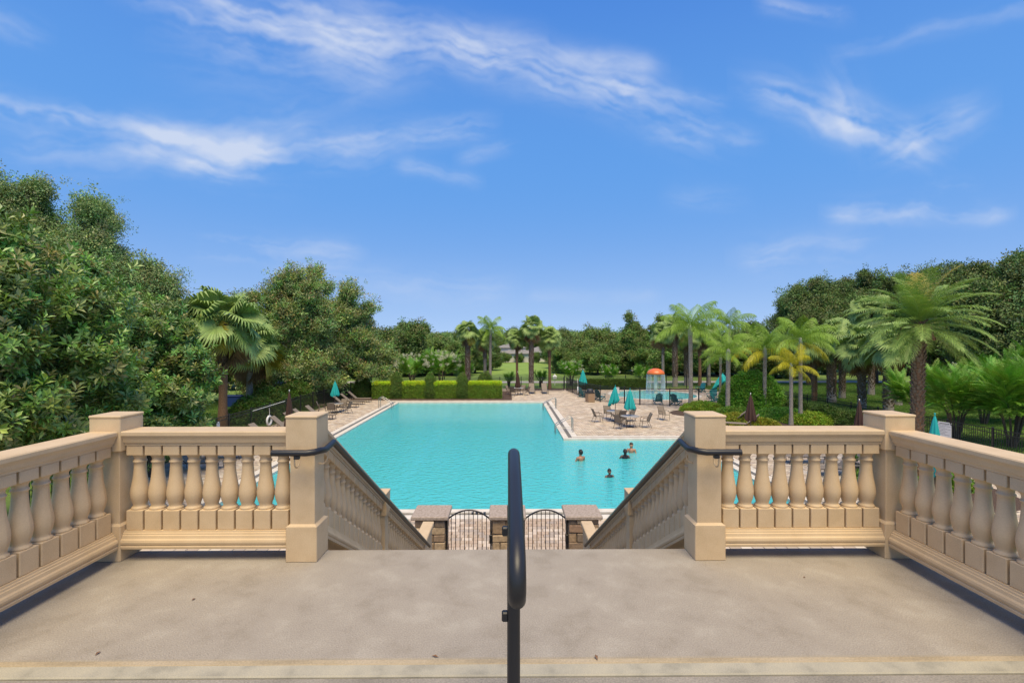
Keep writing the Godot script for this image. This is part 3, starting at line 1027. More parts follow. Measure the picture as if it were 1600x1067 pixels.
# ---------------------------------------------------------------- palms
# a feather leaf that leaves the trunk at the angle elev and bends down along its length
func feather(l: float, elev: float, droop: float, n: int, ll: float, lw: float, hang: float, vee: float, seed_: int) -> ArrayMesh:
	rng.seed = seed_
	var s := st_new()
	s.set_color(Color.WHITE)
	var pts := []
	var dirs := []
	var p := Vector3.ZERO
	var seg := 14
	for i in seg + 1:
		var t := float(i) / seg
		var a := elev - droop * pow(t, 1.35)
		var d := Vector3(cos(a), sin(a), 0.06 * sin(t * 3.0))
		pts.append(p)
		dirs.append(d.normalized())
		p += d.normalized() * l / seg
	var radii := []
	for i in seg + 1: radii.append(lerpf(0.022, 0.004, float(i) / seg) * l / 2.6)
	tube(s, pts, radii, 5)
	for i in n:
		var t := 0.13 + 0.87 * (i + 0.5) / n
		var q := t * seg
		var k := mini(int(q), seg - 1)
		var base: Vector3 = pts[k].lerp(pts[k + 1], q - k)
		var d: Vector3 = dirs[k]
		var up := Vector3(-d.y, d.x, 0).normalized()
		var len_ := ll * (0.45 + 0.75 * sin(PI * clampf(t * 0.92, 0.0, 1.0))) * rr(0.88, 1.08)
		if t > 0.9: len_ *= 0.7
		for sg in [-1.0, 1.0]:
			var side := Vector3(0, 0, sg)
			var g := (side * (1.0 - 0.45 * t) + d * (0.35 + 0.55 * t) + up * vee + Vector3(0, -hang, 0) + rand_dir() * 0.1).normalized()
			var g2 := (g + Vector3(0, -hang * 1.3 - 0.12, 0)).normalized()
			var w := d * lw * 0.5
			var m := base + g * len_ * 0.5
			var tip := m + g2 * len_ * 0.5
			s.set_color(Color(1, 1, 1) * rr(0.8, 1.05))
			tri(s, base - w * 0.5, base + w * 0.5, m + w, up)
			tri(s, base - w * 0.5, m + w, m - w, up)
			tri(s, m - w, m + w, tip, up)
	return done(s)
# a fan leaf on its stalk
func fan(stalk: float, r: float, elev: float, droop: float, seed_: int) -> ArrayMesh:
	rng.seed = seed_
	var s := st_new()
	var pts := []
	var p := Vector3.ZERO
	var d := Vector3.RIGHT
	for i in 7:
		var a := elev - droop * pow(i / 6.0, 1.4)
		d = Vector3(cos(a), sin(a), 0)
		pts.append(p)
		if i < 6: p += d * stalk / 6.0
	s.set_color(Color(1.0, 1.0, 0.8))
	tube(s, pts, [0.022, 0.018, 0.014, 0.012, 0.011, 0.01, 0.009], 5)
	var nrm := Vector3(-d.y, d.x, 0)
	var n := 30
	for i in n:
		var q := -1.0 + 2.0 * (i + 0.5) / n
		var a := q * 2.25
		var side := Vector3(0, 0, 1)
		var g := (d * cos(a) + side * sin(a) + nrm * (0.22 * absf(sin(a)))).normalized()
		var across := (side * cos(a) - d * sin(a)).normalized()
		var len_ := r * (1.0 - 0.25 * absf(q)) * rr(0.88, 1.08)
		var base := p - d * 0.12 * stalk
		var m := base + g * len_ * 0.5
		var m2 := m + (g + Vector3(0, -0.28, 0)).normalized() * len_ * 0.28
		var tip := m2 + (g * 0.6 + Vector3(0, -0.85 * rr(0.5, 1.4), 0)).normalized() * len_ * 0.34
		var w := across * len_ * 0.058
		s.set_color(Color(1, 1, 1) * rr(0.78, 1.08))
		var f := nrm * len_ * 0.025
		tri(s, base, m + w, m + f, nrm)
		tri(s, base, m - w, m + f, nrm)
		quad(s, m + w, m2 + w * 0.7, m2 + f * 0.5, m + f, nrm)
		quad(s, m - w, m2 - w * 0.7, m2 + f * 0.5, m + f, nrm)
		tri(s, m2 + w * 0.7, m2 - w * 0.7, tip, nrm)
	return done(s)
func palm_trunk(h: float, r: float, lean: Vector3, boots_from: float, boots_to: float, boot: float, flare := 1.25) -> Array:
	var pts := []
	var radii := []
	for i in 11:
		var t := i / 10.0
		pts.append(Vector3(0, -0.1 + (h + 0.1) * t, 0) + lean * t * t)
		radii.append(r * lerpf(flare, 0.92, minf(1.0, t * 4.0)) * (1.0 + 0.03 * sin(i * 2.1)))
	var s := st_new()
	tube(s, pts, radii, 14)
	var out := [done(s), null]
	if boots_to > boots_from:
		s = st_new()
		var y := boots_from
		var k := 0
		while y < boots_to:
			var t := y / h
			var c := Vector3(0, y, 0) + lean * t * t
			var a := 2.39996 * k + rr(-0.2, 0.2)
			var d := Vector3(cos(a), 0, sin(a))
			var e := Vector3(-sin(a), 0, cos(a)) * boot * rr(0.4, 0.6)
			var b0 := c + d * r * 0.85
			var tip := c + d * (r + boot * rr(0.3, 0.75)) + Vector3(0, boot * rr(0.9, 1.7), 0)
			var in_ := c + d * r * 0.7 + Vector3(0, boot * 0.9, 0)
			var lowp := b0 - Vector3(0, boot * 0.4, 0)
			quad(s, lowp - e, lowp + e, tip + e * 0.55, tip - e * 0.55, d)
			tri(s, lowp - e, tip - e * 0.55, in_, -e)
			tri(s, lowp + e, tip + e * 0.55, in_, e)
			tri(s, tip + e * 0.55, tip - e * 0.55, in_, Vector3.UP)
			y += boot * 0.17 / (r / 0.2)
			k += 1
		out[1] = done(s)
	return out
var fans := []
var feathers := {}
func sabal(label: String, where: Vector3, h: float, r: float, spread: float, n: int, seed_: int, o := {}) -> Node3D:
	if fans.is_empty():
		for e in [[1.35, 0.35], [1.0, 0.6], [0.65, 0.8], [0.3, 0.95], [-0.05, 1.0], [-0.45, 0.9]]: fans.append(fan(0.95, 0.95, e[0], e[1], 900 + fans.size()))
	rng.seed = seed_
	var t := thing("cabbage_palm", label, "palm tree", where, rr(0, TAU), o.get("group", ""))
	var lean: Vector3 = Vector3(rr(-1, 1), 0, rr(-1, 1)) * h * 0.02
	var parts := palm_trunk(h, r, lean, h * o.get("boots", 0.3), h, 0.13 * r / 0.2)
	put("trunk", parts[0], M.palm_brown if o.get("brown", false) else M.palm_grey, t)
	if parts[1]: put("leaf_bases", parts[1], M.palm_boot, t)
	var top := Vector3(0, h, 0) + lean
	var dead: int = o.get("dead", 3)
	var yellow: int = o.get("yellow", 0)
	for i in n + dead:
		var q := float(i) / (n - 1)
		var k := mini(int(q * 5.2), 5)
		var mat: Material = M.fan
		if i >= n:
			k = 5
			mat = M.fan_dead
		elif i >= n - yellow: mat = M.fan_yellow
		var sc := spread / 1.75 * rr(0.85, 1.12)
		var b := Basis(Vector3.UP, 2.39996 * i + rr(-0.3, 0.3)) * Basis(Vector3.RIGHT, rr(-0.9, 0.9))
		if i >= n: b = b * Basis(Vector3.BACK, -0.75)
		fast_put("frond", i, fans[k], mat, t, Transform3D(b.scaled(Vector3.ONE * sc), top - Vector3(0, 0.32 * q * r / 0.2, 0)))
	return t
func queen_palm(label: String, where: Vector3, h: float, r: float, l: float, n: int, seed_: int, o := {}) -> Node3D:
	if not feathers.has("queen"):
		feathers.queen = []
		for e in [[1.35, 1.3], [1.05, 1.6], [0.7, 1.75], [0.35, 1.6], [0.0, 1.3]]: feathers.queen.append(feather(2.6, e[0], e[1], 62, 0.8, 0.028, 0.75, 0.1, 700 + feathers.queen.size()))
	rng.seed = seed_
	var t := thing("feather_palm", label, "palm tree", where, rr(0, TAU), o.get("group", ""))
	var lean: Vector3 = Vector3(rr(-1, 1), 0, rr(-1, 1)) * h * 0.012
	var parts := palm_trunk(h, r, lean, 0, 0, 0.1, 1.4)
	put("trunk", parts[0], M.palm_grey, t)
	var s := st_new()
	lathe(s, [Vector2(r * 0.98, h - 0.02), Vector2(r * 1.15, h + 0.1), Vector2(r * 0.95, h + 0.45), Vector2(r * 0.5, h + 0.75), Vector2(0, h + 0.8)], 10, Transform3D(Basis(), lean))
	put("crownshaft", done(s), M.crownshaft, t)
	for i in n:
		var q := float(i) / (n - 1)
		var k := mini(int(q * 4.4), 4)
		var mat: Material = M.queen
		if o.get("yellow_all", false) or i >= n - int(o.get("yellow", 0)): mat = M.queen_yellow
		fast_put("frond", i, feathers.queen[k], mat, t, Transform3D(Basis(Vector3.UP, 2.39996 * i + rr(-0.25, 0.25)).scaled(Vector3.ONE * l / 2.6 * rr(0.88, 1.1)), Vector3(0, h + 0.62 - 0.2 * q, 0) + lean))
	return t
func date_palm(label: String, where: Vector3, h: float) -> void:
	var fs := []
	for e in [[1.35, 0.75], [1.1, 1.0], [0.85, 1.1], [0.6, 1.1], [0.38, 1.05], [0.15, 1.0], [-0.1, 0.85], [-0.4, 0.6]]: fs.append(feather(2.25, e[0], e[1], 84, 0.46, 0.021, 0.22, 0.3, 800 + fs.size()))
	rng.seed = 77
	var t := thing("date_palm", label, "palm tree", where, 1.0)
	var parts := palm_trunk(h, 0.19, Vector3(0.05, 0, 0.1), 0.1, h, 0.105, 1.2)
	put("trunk", parts[0], M.palm_brown, t)
	put("leaf_bases", parts[1], M.palm_boot, t)
	for i in 58:
		var q := i / 57.0
		var k := mini(int(pow(q, 0.8) * 7.7), 7)
		fast_put("frond", i, fs[k], M.fan_yellow if i in [0, 2] else M.date, t, Transform3D(Basis(Vector3.UP, 2.39996 * i + rr(-0.2, 0.2)).scaled(Vector3.ONE * rr(0.88, 1.06)), Vector3(0.05, h + 0.05 - 0.35 * q, 0.1)))
	for i in 3:
		var s := st_new()
		var a := 0.8 + i * 1.9
		var d := Vector3(cos(a), 0, sin(a))
		tube(s, [Vector3(0.05, h - 0.1, 0.1) + d * 0.2, Vector3(0.05, h - 0.2, 0.1) + d * 0.55, Vector3(0.05, h - 0.7, 0.1) + d * 0.7], [0.03, 0.02, 0.05], 6)
		put("dry_flower_stalk", done(s), M.palm_brown, t)
# a bush of long arching sprays of paired leaves
func spray_tree(called: String, label: String, where: Vector3, h: float, n: int, seed_: int, flowers := 0, group := "", tint := Color.WHITE) -> Node3D:
	if not feathers.has("spray"):
		feathers.spray = []
		for e in [[1.35, 0.5], [1.1, 0.8], [0.8, 0.9], [0.45, 0.9]]: feathers.spray.append(feather(1.5, e[0], e[1], 22, 0.17, 0.03, 0.08, 0.12, 600 + feathers.spray.size()))
	rng.seed = seed_
	var t := thing(called, label, "tree", where, 0.0, group)
	var s := st_new()
	var heads := []
	for i in 9:
		var a := 2.4 * i + rr(-0.3, 0.3)
		var d := Vector3(cos(a), 0, sin(a))
		var top := d * h * rr(0.12, 0.34) + Vector3(0, h * rr(0.45, 0.74), 0)
		tube(s, [d * 0.1 - Vector3(0, 0.1, 0), d * h * 0.08 + Vector3(0, h * 0.3, 0), top], [0.06, 0.045, 0.02], 6)
		heads.append([d * h * 0.08 + Vector3(0, h * 0.3, 0), top])
	put("trunk", done(s), M.bark, t)
	var xfs := []
	var cols := []
	var tips := []
	for i in n:
		var b: Array = heads[i % 9]
		var f := pow(rng.randf(), 0.6)
		var p: Vector3 = b[0].lerp(b[1], f)
		var k := clampi(int(3.9 - f * 3.2 + rr(-0.8, 0.8)), 0, 3)
		var base_a := atan2(-p.z, p.x) + rr(-1.4, 1.4)
		var sc := h / 5.0 * rr(0.7, 1.15)
		var xf := Transform3D(Basis(Vector3.UP, base_a) * Basis(Vector3.RIGHT, rr(-0.4, 0.4)) * Basis.from_scale(Vector3.ONE * sc), p)
		xfs.append([k, xf])
		if f > 0.75: tips.append(xf * Vector3(1.1, 1.0, 0))
	for k in 4:
		var sel := []
		cols = []
		for x in xfs:
			if x[0] == k:
				sel.append(x[1])
				cols.append(Color(tint.r * rr(0.75, 1.25), tint.g * rr(0.8, 1.2), tint.b * rr(0.7, 1.3)))
		if sel.size(): many("crown" if k == 0 else "crown_%03d" % k, feathers.spray[k], sel, cols, M.spray, t).set_meta("kind", "stuff")
	if flowers > 0:
		rng.seed = seed_ + 1
		if not feathers.has("flower"): feathers.flower = clump(34, 0.16, 0.07, 0.06, [Color(1, 1, 1), Color(0.9, 0.92, 0.75)])
		xfs = []
		cols = []
		for i in flowers:
			var d := rand_dir()
			d.y = absf(d.y) * 0.8
			xfs.append(Transform3D(Basis(rand_dir(), rr(0, 3)).scaled(Vector3.ONE * h / 5.0 * rr(0.8, 1.5)), Vector3(d.x * h * 0.45, h * 0.52 + d.y * h * 0.45, d.z * h * 0.45)))
			cols.append(Color.WHITE * rr(0.85, 1.0))
		many("blossom", feathers.flower, xfs, cols, M.petals, t).set_meta("kind", "stuff")
	return t

# ---------------------------------------------------------------- patio furniture (front towards +z)
func rod(called: String, t: Node, pts: Array, r: float, mat: Material, n := 7) -> void:
	var s := st_new()
	tube(s, pts, r, n)
	put(called, done(s), mat, t)
func slab(called: String, t: Node, lo: Vector3, hi: Vector3, mat: Material, c := 0.004, xf := Transform3D.IDENTITY) -> MeshInstance3D:
	var s := st_new()
	box(s, lo, hi, c, xf)
	return put(called, done(s), mat, t)
func make_chair(label: String, where: Vector3, turn: float, group: String) -> Node3D:
	var t := thing("patio_chair", label, "chair", where, turn, group)
	for sx in [-0.28, 0.28]:
		rod("leg", t, [Vector3(sx, 0, 0.3), Vector3(sx, 0.4, 0.25), Vector3(sx, 0.6, 0.22), Vector3(sx, 0.64, 0.15)], 0.014, M.frame)
		rod("leg", t, [Vector3(sx, 0, -0.32), Vector3(sx, 0.38, -0.16), Vector3(sx, 0.64, -0.2)], 0.014, M.frame)
		rod("armrest", t, [Vector3(sx, 0.645, 0.2), Vector3(sx, 0.65, 0.0), Vector3(sx, 0.64, -0.24)], 0.018, M.frame)
		rod("back_frame", t, [Vector3(sx * 0.88, 0.38, -0.16), Vector3(sx * 0.88, 0.7, -0.27), Vector3(sx * 0.88, 0.93, -0.38)], 0.014, M.frame)
	rod("stretcher", t, [Vector3(-0.28, 0.38, 0.25), Vector3(0.28, 0.38, 0.25)], 0.012, M.frame)
	slab("seat", t, Vector3(-0.25, -0.008, -0.22), Vector3(0.25, 0.008, 0.24), M.sling, 0.003, Transform3D(Basis(Vector3.RIGHT, -0.1), Vector3(0, 0.4, 0.02)))
	slab("backrest", t, Vector3(-0.24, 0, -0.008), Vector3(0.24, 0.56, 0.008), M.sling, 0.003, Transform3D(Basis(Vector3.RIGHT, -0.4), Vector3(0, 0.4, -0.165)))
	return t
func make_lounger(label: String, where: Vector3, turn: float, group: String) -> Node3D:
	var t := thing("sun_lounger", label, "sun lounger", where, turn, group)
	for sx in [-0.3, 0.3]:
		rod("side_rail", t, [Vector3(sx, 0.33, -0.75), Vector3(sx, 0.34, 0.0), Vector3(sx, 0.33, 1.15)], 0.018, M.frame)
		for z in [-0.6, 0.95]: rod("leg", t, [Vector3(sx, 0.33, z - 0.08), Vector3(sx, 0.02, z - 0.12), Vector3(sx, 0.015, z), Vector3(sx, 0.02, z + 0.12), Vector3(sx, 0.33, z + 0.08)], 0.015, M.frame)
		rod("back_frame", t, [Vector3(sx * 0.95, 0.35, -0.15), Vector3(sx * 0.95, 0.62, -0.5), Vector3(sx * 0.95, 0.95, -0.86)], 0.016, M.frame)
		rod("prop", t, [Vector3(sx * 0.9, 0.66, -0.55), Vector3(sx * 0.9, 0.34, -0.68)], 0.01, M.frame)
	slab("seat", t, Vector3(-0.28, 0.345, -0.14), Vector3(0.28, 0.36, 1.13), M.sling, 0.004)
	slab("backrest", t, Vector3(-0.27, 0, -0.008), Vector3(0.27, 0.93, 0.008), M.sling, 0.004, Transform3D(Basis(Vector3.RIGHT, -0.86), Vector3(0, 0.36, -0.155)))
	return t
func make_table(label: String, where: Vector3, group: String, r := 0.6) -> Node3D:
	var t := thing("patio_table", label, "table", where, 0.0, group)
	var s := st_new()
	lathe(s, [Vector2(0.028, 0.70), Vector2(r - 0.02, 0.70), Vector2(r, 0.708), Vector2(r, 0.722), Vector2(r - 0.01, 0.73), Vector2(0.028, 0.73)], 28)
	put("table_top", done(s), M.table_top, t)
	for k in 4:
		var d := Vector3(cos(PI / 4 + k * PI / 2), 0, sin(PI / 4 + k * PI / 2))
		rod("leg", t, [d * r * 0.8 + Vector3(0, 0.70, 0), d * r * 0.45 + Vector3(0, 0.4, 0), d * r * 0.75], 0.014, M.frame)
	s = st_new()
	lathe(s, [Vector2(r * 0.46, 0.39), Vector2(r * 0.46, 0.41), Vector2(r * 0.43, 0.41), Vector2(r * 0.43, 0.39), Vector2(r * 0.46, 0.39)], 20)
	put("ring_brace", done(s), M.frame, t)
	return t
# folded parasol: pole, hanging cloth in deep folds, finial, weighted foot
func make_parasol(label: String, where: Vector3, h: float, cloth: float, w: float, mat: Material, turn := 0.0, group := "", tilt := 0.0) -> Node3D:
	var t := thing("folded_parasol", label, "parasol", where, turn, group)
	rod("pole", t, [Vector3(0, 0, 0), Vector3(0, h - 0.05, 0)], 0.022, M.frame, 10)
	var s := st_new()
	lathe(s, [Vector2(0.02, 0.09), Vector2(0.05, 0.085), Vector2(0.24, 0.06), Vector2(0.26, 0.03), Vector2(0.26, 0.0)], 20)
	put("foot", done(s), M.dark_plastic, t)
	s = st_new()
	s.set_smooth_group(0)
	var rings := []
	for i in 13:
		var q := i / 12.0
		var ring := []
		for k in 48:
			var a := TAU * k / 48.0
			var rad := w * (0.1 + 0.9 * pow(q, 0.72)) * (1.0 if q < 0.9 else lerpf(1.0, 0.9, (q - 0.9) * 10.0))
			rad *= 1.0 + (0.08 + 0.28 * q) * cos(8.0 * a + 1.2 * sin(a) + q * 0.6) + 0.06 * sin(3.0 * a + q * 4.0)
			var y := h - 0.04 - cloth * q + (0.07 * cos(8.0 * a + 0.5) if i == 12 else 0.0) - tilt * q * rad * cos(a)
			ring.append(Vector3(cos(a) * rad + tilt * 0.25 * q, y, sin(a) * rad))
		rings.append(ring)
	for i in 12:
		for k in 48:
			var k2 := (k + 1) % 48
			quad(s, rings[i][k], rings[i][k2], rings[i + 1][k2], rings[i + 1][k], Vector3(rings[i + 1][k].x, 0.01, rings[i + 1][k].z))
	for k in 48: tri(s, Vector3(0, h, 0), rings[0][k], rings[0][(k + 1) % 48], Vector3.UP)
	put("canopy", done(s), mat, t)
	s = st_new()
	lathe(s, [Vector2(0.0, h + 0.09), Vector2(0.022, h + 0.07), Vector2(0.028, h + 0.045), Vector2(0.012, h + 0.015), Vector2(0.02, h - 0.01)], 10)
	put("finial", done(s), M.white if mat != M.teal else M.teal, t)
	return t
func make_adirondack(label: String, where: Vector3, turn: float, group: String) -> Node3D:
	var t := thing("slatted_armchair", label, "chair", where, turn, group)
	for i in 5:
		var x := (i - 2) * 0.115
		slab("back_slat", t, Vector3(x - 0.052, 0, -0.01), Vector3(x + 0.052, 0.84 - 0.055 * absf(i - 2), 0.01), M.teal_wood, 0.004, Transform3D(Basis(Vector3.RIGHT, -0.42), Vector3(0, 0.26, -0.22)))
		slab("seat_slat", t, Vector3(-0.29, -0.009, -0.047 + 0.104 * i), Vector3(0.29, 0.009, 0.047 + 0.104 * i), M.teal_wood, 0.003, Transform3D(Basis(Vector3.RIGHT, -0.2), Vector3(0, 0.27, -0.15)).translated(Vector3(0, 0.0, 0)))
	for sx in [-0.33, 0.33]:
		slab("armrest", t, Vector3(sx - 0.065, 0.55, -0.38), Vector3(sx + 0.065, 0.572, 0.4), M.teal_wood, 0.005)
		slab("leg", t, Vector3(sx - 0.012, 0, 0.28), Vector3(sx + 0.012, 0.549, 0.37), M.teal_wood, 0.003)
		slab("leg", t, Vector3(sx * 0.92 - 0.011, 0.0, -0.62), Vector3(sx * 0.92 + 0.011, 0.1, 0.3), M.teal_wood, 0.003, Transform3D(Basis(Vector3.RIGHT, -0.33), Vector3(0, 0.16, 0.05)))
		slab("back_support", t, Vector3(sx * 0.9 - 0.011, 0.1, -0.36), Vector3(sx * 0.9 + 0.011, 0.548, -0.3), M.teal_wood, 0.003)
	return t
func fence(label: String, pts: Array, h := 1.45, bay := 2.3, group := "") -> Node3D:
	var t := thing("metal_fence", label, "fence", Vector3.ZERO, 0.0, group)
	var posts := []
	for i in pts.size() - 1:
		var a: Vector2 = pts[i]
		var b: Vector2 = pts[i + 1]
		var n := maxi(1, int(round(a.distance_to(b) / bay)))
		for k in n: posts.append(a.lerp(b, float(k) / n))
	posts.append(pts[-1])
	var pm := st_new()
	box(pm, Vector3(-0.032, -0.05, -0.032), Vector3(0.032, h + 0.06, 0.032), 0.004)
	box(pm, Vector3(-0.04, h + 0.061, -0.04), Vector3(0.04, h + 0.085, 0.04), 0.008)
	var post := done(pm)
	for i in posts.size():
		var p: Vector2 = posts[i]
		fast_put("post", i, post, M.fence, t, Transform3D(Basis(), Vector3(p.x, 0, -p.y)))
		if i + 1 < posts.size():
			var q: Vector2 = posts[i + 1]
			var e := Vector3(q.x - p.x, 0, -(q.y - p.y))
			var l := e.length()
			var s := st_new()
			for y in [0.1, h - 0.2, h - 0.02]: box(s, Vector3(0.034, y, -0.016), Vector3(l - 0.034, y + 0.032, 0.016), 0.0)
			var n := int(l / 0.105)
			for k in n:
				var x := l * (k + 0.5) / n
				for f in [[Vector3(-0.009, 0, 0.009), Vector3(0.009, 0, 0.009), Vector3(0, 0, 1)], [Vector3(0.009, 0, -0.009), Vector3(-0.009, 0, -0.009), Vector3(0, 0, -1)], [Vector3(0.009, 0, 0.009), Vector3(0.009, 0, -0.009), Vector3(1, 0, 0)], [Vector3(-0.009, 0, -0.009), Vector3(-0.009, 0, 0.009), Vector3(-1, 0, 0)]]:
					var o := Vector3(x, 0.06, 0)
					quad(s, o + f[0], o + f[1], o + f[1] + Vector3(0, h - 0.08, 0), o + f[0] + Vector3(0, h - 0.08, 0), f[2])
			var m := fast_put("picket_panel", i, done(s), M.fence, t, Transform3D(Basis(e / l, Vector3.UP, (e / l).cross(Vector3.UP)), Vector3(p.x, 0, -p.y)))
			m.set_meta("kind", "stuff")
	return t
func life_ring(label: String, where: Vector3, turn: float) -> void:
	var t := thing("life_ring", label, "life ring", where, turn)
	var s := st_new()
	var pts := []
	for k in 25: pts.append(Vector3(cos(TAU * k / 24.0) * 0.27, 0.33 + sin(TAU * k / 24.0) * 0.27, 0))
	tube(s, pts, 0.065, 10, false)
	put("ring", done(s), M.white, t)
	rod("rope", t, [Vector3(0, 0.6, 0.02), Vector3(0.03, 0.85, 0.01), Vector3(0, 1.12, 0)], 0.014, M.white)
	rod("reach_pole", t, [Vector3(-1.9, 1.2, -0.02), Vector3(0, 1.23, -0.02), Vector3(2.2, 1.27, -0.02)], 0.016, M.white)
func grab_rail(label: String, where: Vector3, turn: float, group := "") -> void:
	# pair of bent steel tubes from the deck (local -x) down into the water (local +x)
	var t := thing("pool_handrail", label, "handrail", where, turn, group)
	for z in [-0.28, 0.28]:
		rod("rail", t, [Vector3(-0.75, 0.0, z), Vector3(-0.75, 0.78, z), Vector3(-0.7, 0.86, z), Vector3(-0.58, 0.88, z), Vector3(0.12, 0.5, z), Vector3(0.24, 0.4, z), Vector3(0.27, 0.28, z), Vector3(0.27, -0.9, z)], 0.024, M.steel, 10)
		rod("brace", t, [Vector3(-0.75, 0.24, z), Vector3(0.27, 0.24, z)], 0.015, M.steel)
func sign_board(label: String, where: Vector3, turn: float, w: float, h: float, rows: int, y0: float) -> void:
	var t := thing("rules_sign", label, "sign", where, turn)
	slab("board", t, Vector3(-w / 2, y0, 0), Vector3(w / 2, y0 + h, 0.012), M.white, 0.003)
	rng.seed = 31
	for i in rows:
		var l := w * (0.6 if i == 0 else rr(0.45, 0.82))
		var y := y0 + h - 0.06 - (h - 0.1) * i / rows
		var x0 := -l / 2 if i == 0 else -w * 0.42
		var s := st_new()
		var x := x0
		while x < x0 + l:
			var ww := rr(0.02, 0.055)
			box(s, Vector3(x, y - (0.035 if i == 0 else 0.014), 0.0125), Vector3(minf(x + ww, w * 0.44), y, 0.0145))
			x += ww + 0.012
		put("line_of_print", done(s), M.dark_plastic, t)
	for sx in [-1.0, 1.0]: slab("clip", t, Vector3(sx * w * 0.44 - 0.03, y0 + h - 0.06, 0.0125), Vector3(sx * w * 0.44 + 0.03, y0 + h + 0.01, 0.02), M.dark_plastic)

# ---------------------------------------------------------------- people in the pool
# one skin over tapered bones: distance field on a grid, meshed as surface nets
func skin_mesh(bones: Array, cell: float, blend := 0.03) -> ArrayMesh:
	var lo := Vector3.ONE * 1e9
	var hi := -lo
	for b in bones:
		for e in 2:
			var r: float = b[2 + e] + cell * 2.5
			lo = lo.min(b[e] - Vector3.ONE * r)
			hi = hi.max(b[e] + Vector3.ONE * r)
	var nx := int((hi.x - lo.x) / cell) + 2
	var ny := int((hi.y - lo.y) / cell) + 2
	var nz := int((hi.z - lo.z) / cell) + 2
	var f := PackedFloat32Array()
	f.resize(nx * ny * nz)
	f.fill(1.0)
	for b in bones:
		var a: Vector3 = b[0]
		var ab: Vector3 = b[1] - a
		var l2 := maxf(ab.length_squared(), 1e-8)
		var rm := maxf(b[2], b[3]) + blend * 2.0 + cell
		var l: Vector3 = ((a.min(b[1]) - Vector3.ONE * rm - lo) / cell).floor().max(Vector3.ZERO)
		var h: Vector3 = ((a.max(b[1]) + Vector3.ONE * rm - lo) / cell).ceil().min(Vector3(nx - 1, ny - 1, nz - 1))
		for k in range(int(l.z), int(h.z) + 1):
			for j in range(int(l.y), int(h.y) + 1):
				for i in range(int(l.x), int(h.x) + 1):
					var p := lo + Vector3(i, j, k) * cell
					var t := clampf((p - a).dot(ab) / l2, 0.0, 1.0)
					var d: float = p.distance_to(a + ab * t) - lerpf(b[2], b[3], t)
					var at_ := i + nx * (j + ny * k)
					var o := f[at_]
					var q := clampf(0.5 + 0.5 * (o - d) / blend, 0.0, 1.0)
					f[at_] = lerpf(o, d, q) - blend * q * (1.0 - q)
	var ids := PackedInt32Array()
	ids.resize(nx * ny * nz)
	ids.fill(-1)
	var vs := []
	for k in nz - 1:
		for j in ny - 1:
			for i in nx - 1:
				var c := i + nx * (j + ny * k)
				var sum := Vector3.ZERO
				var cnt := 0
				for e in [[0, 0, 0, 0], [0, 1, 0, 0], [0, 0, 1, 0], [0, 1, 1, 0], [1, 0, 0, 0], [1, 0, 0, 1], [1, 1, 0, 0], [1, 1, 0, 1], [2, 0, 0, 0], [2, 1, 0, 0], [2, 0, 1, 0], [2, 1, 1, 0]]:
					var p := Vector3i.ZERO
					if e[0] == 0: p = Vector3i(0, e[1], e[2])
					elif e[0] == 1: p = Vector3i(e[1], 0, e[3])
					else: p = Vector3i(e[1], e[2], 0)
					var q := p
					q[e[0]] += 1
					var v0 := f[c + p.x + nx * (p.y + ny * p.z)]
					var v1 := f[c + q.x + nx * (q.y + ny * q.z)]
					if (v0 < 0.0) != (v1 < 0.0):
						sum += Vector3(p).lerp(Vector3(q), v0 / (v0 - v1))
						cnt += 1
				if cnt:
					ids[c] = vs.size()
					vs.append(lo + (Vector3(i, j, k) + sum / cnt) * cell)
	var s := st_new()
	s.set_smooth_group(0)
	for k in range(1, nz - 1):
		for j in range(1, ny - 1):
			for i in range(1, nx - 1):
				var c := i + nx * (j + ny * k)
				for ax in 3:
					var st: int = [1, nx, nx * ny][ax]
					if (f[c] < 0.0) == (f[c + st] < 0.0): continue
					var u: int = [nx, nx * ny, 1][ax]
					var v: int = [nx * ny, 1, nx][ax]
					var q := [ids[c - u - v], ids[c - v], ids[c], ids[c - u]]
					if q.min() < 0: continue
					var out := Vector3.ZERO
					out[ax] = 1.0 if f[c] < 0.0 else -1.0
					quad(s, vs[q[0]], vs[q[1]], vs[q[2]], vs[q[3]], out)
	return done(s)
